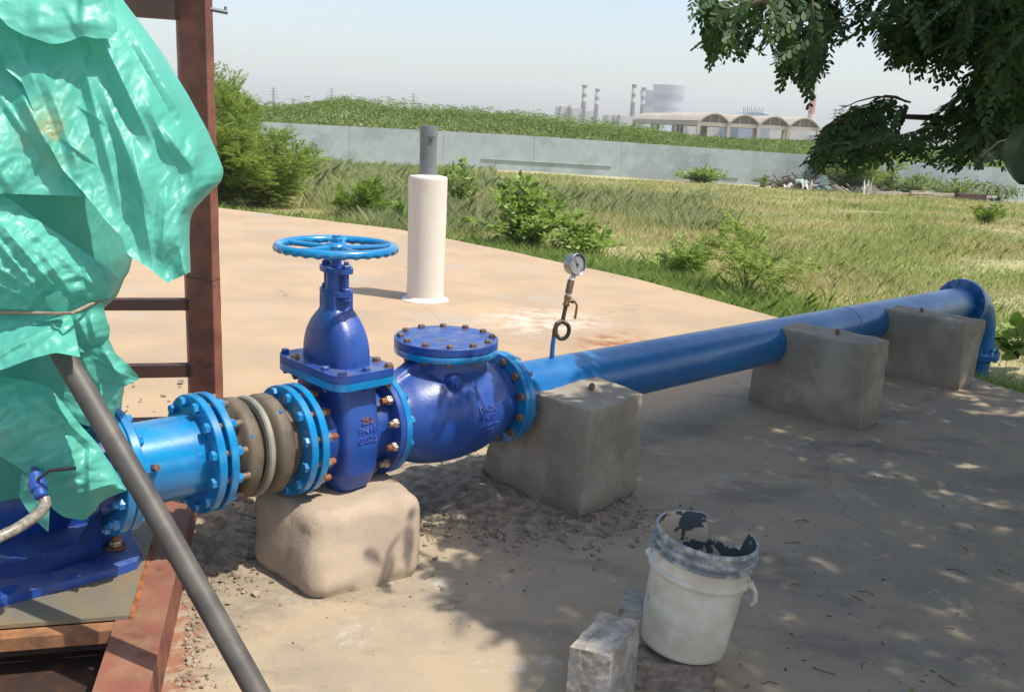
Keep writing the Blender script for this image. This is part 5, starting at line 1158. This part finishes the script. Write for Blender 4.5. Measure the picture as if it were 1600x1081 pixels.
def litter():
    r = np.random.default_rng(9); n = 200; P = []
    x_ = r.uniform(1050, 1600, n); y_ = 640+440*r.random(n)**.8
    P = np.array([G(a, b, .004) for a, b in zip(x_, y_)]); a = r.random(n)*2*pi; Dn = np.stack([np.cos(a), np.sin(a), .05*r.normal(0, 1, n)], 1); Nn = unit(np.array([0, 0, 1.])+r.normal(0, .25, (n, 3)))
    L = r.uniform(.006, .022, n); V = leaves(P, Dn, Nn, L, L*r.uniform(.12, .5, n), HEX)
    o = polymesh('leaf_litter', V, 7, leafmat('fallen_leaf', [(.10, .07, .04, 1), (.06, .05, .035, 1), (.22, .18, .09, 1)], .1), None, r.random(n)); tag(o, 'tiny fallen leaves and twigs scattered on the shaded slab', 'litter', kind='stuff')
    bm = bmesh.new()
    for i in range(16):
        p = G(r.uniform(1100, 1600), r.uniform(660, 1075), .004); a = r.random()*6.3; L = r.uniform(.02, .08); tube(bm, [p, p+np.array([cos(a)*L*.5, sin(a)*L*.5, .004]), p+np.array([cos(a+.3)*L, sin(a+.3)*L, 0])], .0018, 4)
    tag(ob('fallen_twigs', bm, TWIG), 'thin dead twigs lying on the shaded slab', 'twigs', kind='stuff')
    for i, (px_, py_) in enumerate(((673, 898), (1421, 1078))):
        p = G(px_, py_, .006)[None]; V = leaves(p, np.array([[.8, .6, .1]]), np.array([[0, -.2, .97]]), .02, .014, OBO); o = polymesh('fallen_leaf', V, 8, LF_YEL, None, [.9]); tag(o, ['yellow-green leaflet lying right of the tan block', 'yellow-green leaflet on the slab at the bottom right'][i], 'leaf')
litter()

# ------------------------------------------------------------ teal sheet wrapped over the pump
def resample(pts, n):
    p = np.array(pts, float); L = np.r_[0, np.cumsum(np.linalg.norm(np.diff(p, axis=0), axis=1))]; t = np.linspace(0, L[-1], n)
    return np.stack([np.interp(t, L, p[:, i]) for i in range(p.shape[1])], 1)
def seg(x, y, x0, y0, x1, y1):
    dx, dy = x1-x0, y1-y0; L = math.hypot(dx, dy); t = ((x-x0)*dx+(y-y0)*dy)/L/L; d = ((x-x0)*dy-(y-y0)*dx)/L
    e = np.clip(np.minimum((t+.15)/.5, (1.15-t)/.5), 0, 1); return d, e*e*(3-2*e)
def folds(x, y, cr):
    z = np.zeros_like(x)
    for (x0, y0, x1, y1, amp, wd, wl) in cr:      # pleat: steep face on the left (width wd), long slope on the right (wl)
        d, e = seg(x, y, x0, y0, x1, y1)
        if y1 < y0: d = -d
        f = np.where(d < 0, np.clip(1+d/wd, 0, 1), np.exp(-np.clip(d, 0, 400)/wl)); f = f*f*(3-2*f) if False else f
        z -= amp*f*e
    return z
def vnoise(x, y, sx, sy, ang, seed):
    c, s = cos(radians(ang)), sin(radians(ang)); a = (x*c+y*s)/sx; b = (-x*s+y*c)/sy
    return np.array([noise.noise(Vector((p, q, seed))) for p, q in zip(a.ravel(), b.ravel())]).reshape(x.shape)
tb = bmesh.new()
def vor(x, y, sz, amp, ang, seed):      # creased facets, stronger in some places than others
    c, s = cos(radians(ang)), sin(radians(ang)); a = ((x*c+y*s)/sz*1.25).ravel(); b = ((-x*s+y*c)/sz*.62).ravel(); out = np.empty(len(a))
    for i, (p, q) in enumerate(zip(a, b)):
        w1 = noise.noise(Vector((p*.5, q*.5, seed+40)))*.9; w2 = noise.noise(Vector((p*.5, q*.5, seed+80)))*.9
        d = noise.voronoi(Vector((p+w1, q+w2, seed*1.7)))[0]; m = noise.noise(Vector((p*sz/140, q*sz/140, seed+20)))
        out[i] = (d[1]-d[0] if seed % 2 else d[0])*min(1, max(.15, .55+1.3*m))
    return amp*out.reshape(x.shape)
def soft(P):
    P = P.copy()
    for _ in range(4): P[1:-1] = .5*P[1:-1]+.25*(P[:-2]+P[2:])
    return P
def patch(A, B, Yf, cr=(), nu=60, nv=60, ang=20, wav=.007, crum=.004, seed=0, sx=22, sy=110):
    A = soft(resample(A, nu)); B = soft(resample(B, nu)); v = np.linspace(0, 1, nv)[None, :, None]; P = A[:, None]*(1-v)+B[:, None]*v
    x, y = P[..., 0], P[..., 1]; u_ = np.linspace(0, 1, nu)[:, None]*np.ones((1, nv)); v_ = np.ones((nu, 1))*v[..., 0]
    Y = Yf(u_, v_, x, y)+folds(x, y, cr)+wav*vnoise(x, y, sx, sy, ang, seed)-crum*1.1*np.abs(vnoise(x, y, 16, 42, ang+15, seed+5))+vor(x, y, 34, .0105, ang, seed)+vor(x, y, 15, .0050, ang+40, seed+3)+vor(x, y, 7, .0016, ang, seed+7)
    g = [[tb.verts.new(D(x[i, j], y[i, j], Y[i, j])) for j in range(nv)] for i in range(nu)]
    for i in range(nu-1):
        for j in range(nv-1): tb.faces.new((g[i][j], g[i+1][j], g[i+1][j+1], g[i][j+1]))
# body of the bundle: closed wrapped column
sil = [(-120, 130), (0, 165), (100, 205), (200, 225), (300, 192), (400, 194), (432, 187), (470, 173), (490, 150), (500, 148), (530, 152), (560, 165), (600, 186), (640, 180), (700, 176), (735, 168)]
rings = []
nR, nC = 130, 120
for i in range(nR):
    y_ = -120+(735+120)*i/(nR-1); xr = float(np.interp(y_, [a for a, b in sil], [b for a, b in sil])); Yc = 3.0
    pr = D(xr, y_, Yc); pl = D(-240, y_, Yc); cx_ = (pr[0]+pl[0])/2; hw_ = (pr[0]-pl[0])/2; hd = .44 if y_ < 440 else .36; row = []
    tie = math.exp(-((y_-490)/22)**2)
    for k in range(nC):
        th = 2*pi*k/nC; c_, s_ = cos(th), sin(th); rr = 1-.10*tie+.035*noise.noise(Vector((c_*4, s_*4, y_/130)))*(1 if c_ < .96 else .3)+.03*tie*noise.noise(Vector((c_*14, s_*14, y_/200)))+.012*noise.noise(Vector((c_*12, s_*12, y_/50)))
        row.append(tb.verts.new((cx_+hw_*c_*(rr if c_ < .9 else 1), Yc+hd*s_*rr, pr[2])))
    rings.append(row)
for i in range(nR-1):
    for k in range(nC): tb.faces.new((rings[i][k], rings[i][(k+1) % nC], rings[i+1][(k+1) % nC], rings[i+1][k]))
tb.faces.new(rings[0])
# left middle sheet
patch([(-90, 20), (-90, 150), (-90, 300)], [(60, 70), (95, 190), (128, 307)], lambda u, v, x, y: 2.44+.0007*(x-60)+.0005*(300-y), [(20, 120, 95, 268, .045, 20, 60), (0, 150, 60, 235, .02, 10, 30), (-40, 200, 20, 300, .03, 26, 60)], 100, 100, 30, .010, .004, 3)
# main right hand sheet
CR = [(140, 20, 240, 228, .060, 20, 60), (188, 15, 296, 200, .040, 15, 55), (118, 50, 190, 330, .030, 14, 50), (160, 140, 236, 330, .035, 14, 45), (205, 210, 240, 420, .045, 20, 50), (255, 200, 300, 262, .030, 18, 26),
      (262, 280, 252, 410, .026, 16, 30), (60, 90, 130, 285, .018, 14, 60), (225, 150, 275, 260, .022, 14, 30), (120, 165, 165, 195, .008, 3, 8), (100, 220, 148, 256, .010, 3, 9), (310, 190, 300, 300, .020, 18, 20), (20, 40, 60, 150, .02, 16, 50)]
def Y1(u, v, x, y): return 2.36+.0008*(x-100)+.00055*(400-y)+.012*np.sin(v*5)+.12*np.clip((v-.75)/.25, 0, 1)**2.2
patch([(-40, -120), (-15, 20), (8, 108), (35, 130), (62, 200), (97, 265), (132, 303), (168, 348), (192, 372), (199, 398), (234, 420), (262, 442)], [(150, -120), (192, 0), (215, 30), (255, 85), (295, 150), (325, 205), (343, 248), (350, 268), (346, 284), (332, 297), (303, 328), (297, 345), (296, 372), (298, 425)], Y1, CR, 290, 150, 18, .008, .0045, 11, 30, 160)
# upper flap with rounded hem
patch([(-100, -120), (-30, -120), (50, -120), (110, -120), (165, -120)], [(-100, -20), (-40, 4), (0, 27), (12, 42), (38, 56), (55, 61), (80, 70), (95, 69), (112, 64), (131, 56), (146, 61), (176, 61), (178, 53), (184, 48)], lambda u, v, x, y: 2.53+.0006*(x-100)-.0004*(y)-.035*v, [(130, -40, 128, 60, .016, 8, 40), (100, 10, 128, 55, .01, 5, 12), (60, 0, 60, 60, .012, 20, 40)], 90, 60, 80, .008, .003, 21)
# diagonal fold below and the gathered bundle above the tie
CR4 = [(-10, 335, 108, 476, .030, 16, 30), (-10, 372, 60, 452, .022, 12, 22), (30, 345, 150, 450, .012, 10, 30), (-30, 400, 78, 470, .018, 10, 18), (-40, 428, 70, 478, .016, 8, 16), (60, 385, 112, 460, .020, 12, 20), (125, 400, 150, 460, .014, 8, 14), (150, 395, 175, 445, .01, 6, 12)]
patch([(-90, 280), (0, 300), (58, 343), (120, 385), (162, 415), (187, 437), (186, 446), (176, 462)], [(-90, 482), (0, 482), (60, 486), (100, 489), (113, 488), (130, 482), (150, 474), (160, 470)], lambda u, v, x, y: 2.50+.0007*(x-90)-.03*v-.04*np.sin(pi*v)+.10*np.clip((x-140)/45, 0, 1)**2, CR4, 160, 120, 50, .010, .005, 31, 14, 60)
# loops bunched at the tie
patch([(88, 455), (100, 462), (108, 470), (106, 484)], [(60, 470), (75, 480), (90, 488), (104, 489)], lambda u, v, x, y: 2.40+.04*v, [], 24, 24, 50, .008, .004, 33)
# lower band down to the strip that holds the black pipe
patch([(-90, 494), (0, 493), (80, 491), (112, 490)], [(-90, 600), (0, 579), (50, 560), (88, 551), (126, 558)], lambda u, v, x, y: 2.47-.13*v**1.5-.02*np.sin(pi*v)+.0002*(x-90), [(110, 492, -60, 590, .018, 6, 8), (112, 500, 20, 575, .014, 6, 8), (112, 492, -40, 560, .014, 8, 12)], 80, 50, -20, .007, .004, 41, 40, 12)
patch([(112, 492), (135, 487), (160, 470), (166, 496), (173, 515), (170, 528)], [(100, 500), (110, 520), (120, 540), (135, 552), (150, 548), (160, 540)], lambda u, v, x, y: 2.46+.03*u, [(120, 492, 140, 540, .03, 14, 12), (140, 490, 150, 535, .02, 8, 10)], 40, 30, 60, .010, .005, 45)
patch([(132, 548), (158, 541), (182, 553), (203, 572), (217, 588), (217, 592)], [(130, 562), (140, 585), (150, 597), (165, 600), (190, 606), (214, 594)], lambda u, v, x, y: 2.47+.05*u, [(160, 545, 195, 600, .02, 8, 12), (150, 560, 200, 590, .012, 5, 8)], 50, 30, 60, .008, .005, 47)
patch([(110, 556), (130, 548), (160, 560), (188, 602)], [(95, 640), (130, 665), (160, 668), (178, 655)], lambda u, v, x, y: 2.49+.02*u, [(155, 580, 160, 660, .02, 6, 10)], 30, 40, 80, .008, .004, 48)
# lowest drape
CR10 = [(20, 600, 60, 700, .02, 18, 30), (60, 620, 150, 700, .025, 12, 20), (60, 725, 120, 700, .016, 10, 20), (100, 660, 128, 810, .02, 14, 30), (140, 700, 140, 790, .014, 8, 16), (-30, 600, 20, 700, .02, 14, 30)]
patch([(-90, 575), (0, 588), (30, 592), (75, 603), (98, 628), (118, 655), (150, 690), (178, 732), (198, 764)], [(-90, 655), (0, 712), (40, 738), (68, 765), (82, 795), (100, 808), (132, 813), (148, 799), (158, 784), (172, 776), (197, 767)], lambda u, v, x, y: 2.485-.04*np.sin(pi*v)-.02*v+.0003*(x-80), CR10, 150, 110, 60, .012, .006, 51, 18, 50)
patch([(34, 738), (62, 760), (78, 790)], [(29, 775), (48, 806), (76, 832)], lambda u, v, x, y: 2.56+0*x, [], 24, 24, 60, .012, .008, 55)
for _ in range(1): bmesh.ops.smooth_vert(tb, verts=tb.verts[:], factor=.4, use_axis_x=True, use_axis_y=True, use_axis_z=True)
me = bpy.data.meshes.new('tarpaulin'); tb.to_mesh(me); tb.free(); shade(me, 60)
tp = link('tarpaulin', me, TARP); tag(tp, 'crumpled teal plastic sheet draped over the pump and tied round its middle', 'tarpaulin')
bm = bmesh.new(); tube(bm, [Vector(D(x, y, Y)) for x, y, Y in ((-60, 488, 2.44), (0, 488, 2.43), (60, 489, 2.425), (95, 490, 2.40), (112, 489, 2.385), (122, 485, 2.41), (140, 476, 2.47), (165, 468, 2.56), (168, 467, 2.75))], .0045, 8)
tag(ob('tie_cord', bm, mat('dull_cord', (.35, .27, .2, 1), .8, (.22, .17, .13, 1), 60, bump=.5, bsc=120, bdist=.002)), 'thin dull cord tied round the middle of the teal sheet', 'cord')

# ------------------------------------------------------------ overhanging tree
def inpoly(px_, py_, poly):
    c = False; n = len(poly)
    for i in range(n):
        x1, y1 = poly[i]; x2, y2 = poly[(i+1) % n]
        if (y1 > py_) != (y2 > py_) and px_ < (x2-x1)*(py_-y1)/(y2-y1)+x1: c = not c
    return c
R1 = [(1076, -60), (1080, 20), (1088, 48), (1100, 72), (1112, 92), (1128, 78), (1150, 74), (1175, 84), (1192, 80), (1212, 92), (1222, 128), (1240, 96), (1258, 132), (1264, 148), (1276, 138), (1285, 105), (1300, 104), (1300, 72), (1330, 42), (1345, 52), (1375, 78), (1392, 96), (1410, 88), (1428, 108), (1445, 96), (1484, 112), (1500, 96), (1530, 70), (1560, 90), (1640, 90), (1640, -60)]
R2 = [(1640, -60), (1500, -60), (1512, 60), (1535, 110), (1515, 150), (1490, 140), (1470, 166), (1440, 158), (1400, 150), (1370, 148), (1330, 160), (1300, 172), (1292, 200), (1262, 232), (1258, 258), (1272, 268), (1290, 242), (1318, 250), (1338, 273), (1348, 236), (1390, 240), (1430, 248), (1480, 240), (1500, 254), (1530, 236), (1560, 238), (1640, 250)]
def tree():
    r = np.random.default_rng(31); root = empty('overhanging_tree', (4.75, 3.1, -.2), 'dark small-leaved tree hanging into the top right of the view and shading the slab', 'tree')
    bm = bmesh.new(); tr = [(4.75, 3.1, -.3), (4.7, 3.05, .5), (4.55, 2.95, 1.2), (4.45, 2.8, 1.9)]; tube(bm, tr, [.16, .13, .12, .11], 14); rough(bm, .02, 5, 2); ob('trunk', bm, BARK, root)
    limbs = []
    def limb(p, r0, r1): bm = bmesh.new(); tube(bm, p, list(np.linspace(r0, r1, len(p))), 10); rough(bm, .006, 12); ob('limb', bm, BARK, root); limbs.append(p)
    T = (4.45, 2.8, 1.85)
    limb([T, (4.0, 3.1, 2.5), (3.2, 3.5, 2.75), D(1560, -70, 3.4), D(1400, -50, 3.3), D(1250, -15, 3.2), D(1160, 10, 3.1)], .07, .012)
    limb([T, (3.8, 3.1, 2.0), (2.6, 3.3, 1.95), D(1600, 175, 3.35), D(1500, 186, 3.25), D(1400, 182, 3.2), D(1320, 200, 3.1)], .022, .004)
    limb([T, (4.0, 2.2, 2.8), (3.3, 1.4, 3.2), (2.4, .8, 3.4)], .08, .02); limb([T, (3.9, 3.2, 3.0), (3.1, 3.9, 3.5), (2.2, 4.3, 3.7)], .08, .02); limb([T, (4.6, 3.6, 3.0), (4.3, 4.8, 3.6), (3.8, 5.8, 3.8)], .07, .02)
    limb([(3.9, 3.1, 2.5), (3.0, 2.8, 3.0), (2.0, 2.6, 3.2)], .04, .015)
    P = []; Dn = []; tw = bmesh.new()
    def sprig(poly, a, b, Y, nl=9):
        A = D(a[0], a[1], Y); B = D(b[0], b[1], Y+r.normal(0, .12)); pts = [A+(B-A)*f+np.array([0, 0, .03*sin(pi*f)]) for f in np.linspace(0, 1, 5)]
        t = unit(B-A); got = 0
        for k in range(nl):
            f = (k+.6)/nl; c = A+(B-A)*f+np.array([0, 0, .03*sin(pi*f)]); sd = 1 if k % 2 else -1; s_ = unit(np.cross(t, [0, 0, 1.]))*sd
            for _ in range(4):
                dd = unit(t*r.uniform(.2, .9)+s_*r.uniform(.3, 1)+np.array([0, 0, -r.uniform(-.25, 1.3)])+r.normal(0, .25, 3)); x_, y_ = PX(c+dd*.12)
                if inpoly(x_, y_, poly): P.append(c); Dn.append(dd); got += 1; break
        if got >= nl*.6: tube(tw, pts, [.0035, .003, .0025, .002, .0012], 4)
    for poly, n, dens in ((R1, 66, 0), (R2, 56, 1)):
        k = 0
        while k < n:
            xs = [q[0] for q in poly]; ys = [q[1] for q in poly]; a = (r.uniform(min(xs), max(xs)), r.uniform(min(ys), max(ys)))
            if not inpoly(*a, poly): continue
            an = r.uniform(.35*pi, 1.0*pi); L = r.uniform(50, 120); b = (a[0]+cos(an)*L, a[1]+sin(an)*L*.8)
            if not inpoly(*b, poly): continue
            sprig(poly, a, b, r.uniform(2.75, 3.5), 8); k += 1
    # extra depth in the thick right hand mass
    for i in range(46):
        a = (r.uniform(1500, 1700), r.uniform(-80, 190)); sprig([(1500, -90), (1510, 60), (1538, 110), (1525, 180), (1560, 240), (1800, 260), (1800, -90)], a, (a[0]+r.uniform(-60, 20), a[1]+r.uniform(20, 70)), r.uniform(2.9, 4.0), 8)
    # sprigs that hang furthest down, as in the photo
    for a, b, Y in [((1150, 10), (1106, 70), 3.0), ((1120, 0), (1088, 28), 3.0), ((1255, 70), (1268, 128), 3.0), ((1235, 60), (1224, 108), 3.0), ((1290, 60), (1274, 112), 3.05), ((1380, 40), (1392, 82), 3.0), ((1410, 40), (1424, 92), 3.1), ((1465, 50), (1484, 98), 3.0), ((1330, 200), (1268, 246), 3.0), ((1310, 190), (1272, 232), 3.0), ((1350, 210), (1336, 256), 3.0), ((1560, 20), (1520, 80), 3.1)]:
        sprig(R1 if a[1] < 120 else R2, a, b, Y, 9)
    tag(ob('fine_branches', tw, TWIG, root), kind='stuff')
    P = np.array(P); Dn = np.array(Dn); up = unit(np.array([0, 0, 1.])+r.normal(0, .45, P.shape)); V, q = fronds(P, Dn, up, 8, r.uniform(.09, .14, len(P)), .0265, .0125, OBO, r, .3, 58)
    f1 = polymesh('hanging_foliage', V, 8, LF_TREE, root, q)
    # crown above and outside the view: shades the slab
    sh = [(-.22, 4.25), (-.32, 3.6), (-.22, 3.0), (.05, 2.6), (.35, 2.25), (.40, 1.2), (2, .2), (5.5, .2), (6.8, 6.0), (6.0, 8.2), (4.2, 8.3), (3.3, 7.45), (2.0, 6.1), (1.0, 5.05), (.6, 4.6), (.35, 4.35)]
    cx_ = SUNV.x/SUNV.z; cy_ = SUNV.y/SUNV.z; P = []; n = 0
    def lit(p):
        q = p-np.array(SUNV)*((p[2]-.6)/SUNV.z); s_, t_ = (q-P0)@DV, (q-P0)@NV
        if s_ < .62+.45*noise.noise(Vector((t_*6, s_*3, 2.))) and -.35 < t_ < .38: return True
        q = p-np.array(SUNV)*((p[2]-.15)/SUNV.z); s_, t_ = (q-P0)@DV, (q-P0)@NV
        return s_ < -.3 and t_ < .55
    while n < 22500:
        gx, gy = r.uniform(-.5, 6.9), r.uniform(0, 8.4)
        d_in = inpoly(gx, gy, sh)
        if not d_in: continue
        nn = noise.noise(Vector((gx*1.1, gy*1.1, 4)))+.5*noise.noise(Vector((gx*3.1, gy*3.1, 1)))
        if nn < -.42 and r.random() < .75: continue
        h = r.uniform(2.4, 5.2); p = np.array([gx+cx_*h, gy+cy_*h, h])
        if n > 17500:
            q = W(r.uniform(.75, 5.9), r.uniform(-.3, .3), .6); p = q+np.array(SUNV)*((h-.6)/SUNV.z)
        n += 1
        if lit(p): continue
        dep_ = (p-CP)@FW
        if dep_ > .1:
            x_, y_ = PX(p)
            if -60 < x_ < 1660 and y_ > -75: continue
        if p[2] < 2.5 and np.linalg.norm(p[:2]) < 1: continue
        P.append(p)
    P = np.array(P); a = r.random(len(P))*2*pi; Dn = unit(np.stack([np.cos(a), np.sin(a), r.uniform(-.7, .2, len(P))], 1)); up = unit(np.array([0, 0, 1.])+r.normal(0, .35, P.shape))
    V, q = fronds(P, Dn, up, 8, r.uniform(.16, .26, len(P)), .05, .026, DIA, r, .3, 60); polymesh('crown', V, 4, LF_TREE, root, q)
tree()
def vine():
    root = empty('broad_leaf_creeper', D(1660, 330, 1.35), 'dark broad rounded leaves of a creeper close at the right edge under the tree', 'creeper'); lm = leafmat('dark_broad_leaf', [(.012, .03, .008, 1), (.02, .045, .012, 1)], .2)
    for (x_, y_, Y, L, ang, tilt) in ((1616, 190, 1.45, .098, 100, .1), (1558, 236, 1.5, .034, 150, .5), (1533, 246, 1.5, .018, 120, .2), (1640, 150, 1.5, .09, 80, .3)):
        b = Vector(D(x_, y_, Y)); d = Vector(RI*cos(radians(ang))-UI*sin(radians(ang))).normalized(); nrm = (Vector(CP)-b).normalized(); nrm = (nrm+Vector((0, 0, tilt))).normalized(); s = d.cross(nrm).normalized(); bm = bmesh.new(); rows = []
        for i in range(13):
            f = i/12; wd_ = L*.42*(sin(pi*min(1, f*.96+.02))**.62)*(1-.25*f); row = []
            for j in range(9): g = (j-4)/4; row.append(bm.verts.new(b+d*(f*L)+s*(g*wd_)+nrm*(-.18*L*f*f+.10*L*abs(g)+.01*L*sin(i*1.3))))
            rows.append(row)
        for i in range(12):
            for j in range(8): bm.faces.new((rows[i][j], rows[i][j+1], rows[i+1][j+1], rows[i+1][j]))
        o = ob('leaf', bm, lm, root)
    bm = bmesh.new(); tube(bm, [Vector(D(x_, y_, Y)) for x_, y_, Y in ((1720, 120, 1.5), (1640, 150, 1.5), (1612, 186, 1.46), (1585, 215, 1.5), (1560, 222, 1.5), (1533, 246, 1.5))], [.003, .0025, .002, .0015, .0012, .001], 6); ob('stem', bm, TWIG, root)
vine()
# ------------------------------------------------------------ steam and haze
def vol(name, bm, dens, col, label=None, noise_sc=None, kind='stuff', an=0.0):
    M = bpy.data.materials.new(name); M.use_nodes = True; N = M.node_tree; N.nodes.clear(); o_ = N.nodes.new('ShaderNodeOutputMaterial'); v = N.nodes.new('ShaderNodeVolumePrincipled')
    v.inputs['Color'].default_value = col; v.inputs['Density'].default_value = dens; v.inputs['Anisotropy'].default_value = an; N.links.new(v.outputs[0], o_.inputs['Volume'])
    o = ob(name, bm, M, None, False); tag(o, label, 'haze' if name == 'haze' else 'steam', kind=kind); return o
bm = bmesh.new(); box(bm, (0, 0, 48), (5200, 5200, 110)); 
for v in bm.verts:
    if v.co.z < 0: v.co.z = -5
hz = vol('haze', bm, .0005, (.96, .985, 1, 1), 'pale dusty haze over the whole plain')

def steam():
    Y = 1020.
    for (px_, py_, wx, wz, dn, lab) in ((1000, 124, 34, 17, .030, 'faint steam drifting left above the chimneys and towers'), (1040, 129, 50, 5, .035, 'faint steam on the mouth of the large cooling tower')):
        c = D(px_, py_, Y); k = Y/FPX; bm = bmesh.new(); bmesh.ops.create_icosphere(bm, subdivisions=4, radius=1)
        M_ = Matrix.Translation(Vector(c)) @ Matrix.Diagonal((wx*k/2, 14, wz*k/2, 1))
        for v in bm.verts: v.co *= 1+.25*noise.noise(v.co*1.7)
        me_ = bpy.data.meshes.new('steam_plume'); bm.to_mesh(me_); bm.free(); o = bpy.data.objects.new('steam_plume', me_); COL.objects.link(o); o.matrix_world = M_
        M = bpy.data.materials.new('steam'); M.use_nodes = True; N = M.node_tree; L = N.links; N.nodes.clear(); o_ = N.nodes.new('ShaderNodeOutputMaterial'); v = N.nodes.new('ShaderNodeVolumePrincipled'); v.inputs['Color'].default_value = (1, 1, 1, 1)
        tc = N.nodes.new('ShaderNodeTexCoord'); ln = N.nodes.new('ShaderNodeVectorMath'); ln.operation = 'LENGTH'; L.new(tc.outputs['Object'], ln.inputs[0]); r = N.nodes.new('ShaderNodeMapRange'); r.inputs[1].default_value = 1.0; r.inputs[2].default_value = .1; r.inputs[3].default_value = 0; r.inputs[4].default_value = dn; L.new(ln.outputs['Value'], r.inputs[0])
        nz = N.nodes.new('ShaderNodeTexNoise'); nz.inputs['Scale'].default_value = 1.6; nz.inputs['Detail'].default_value = 4; L.new(tc.outputs['Object'], nz.inputs[0]); mu = N.nodes.new('ShaderNodeMath'); mu.operation = 'MULTIPLY'; r2 = N.nodes.new('ShaderNodeMapRange'); r2.inputs[1].default_value = .38; r2.inputs[2].default_value = .65; L.new(nz.outputs[0], r2.inputs[0])
        L.new(r.outputs[0], mu.inputs[0]); L.new(r2.outputs[0], mu.inputs[1]); L.new(mu.outputs[0], v.inputs['Density']); L.new(v.outputs[0], o_.inputs['Volume']); me_.materials.append(M)
        tag(o, lab, 'steam', kind='stuff')
steam()
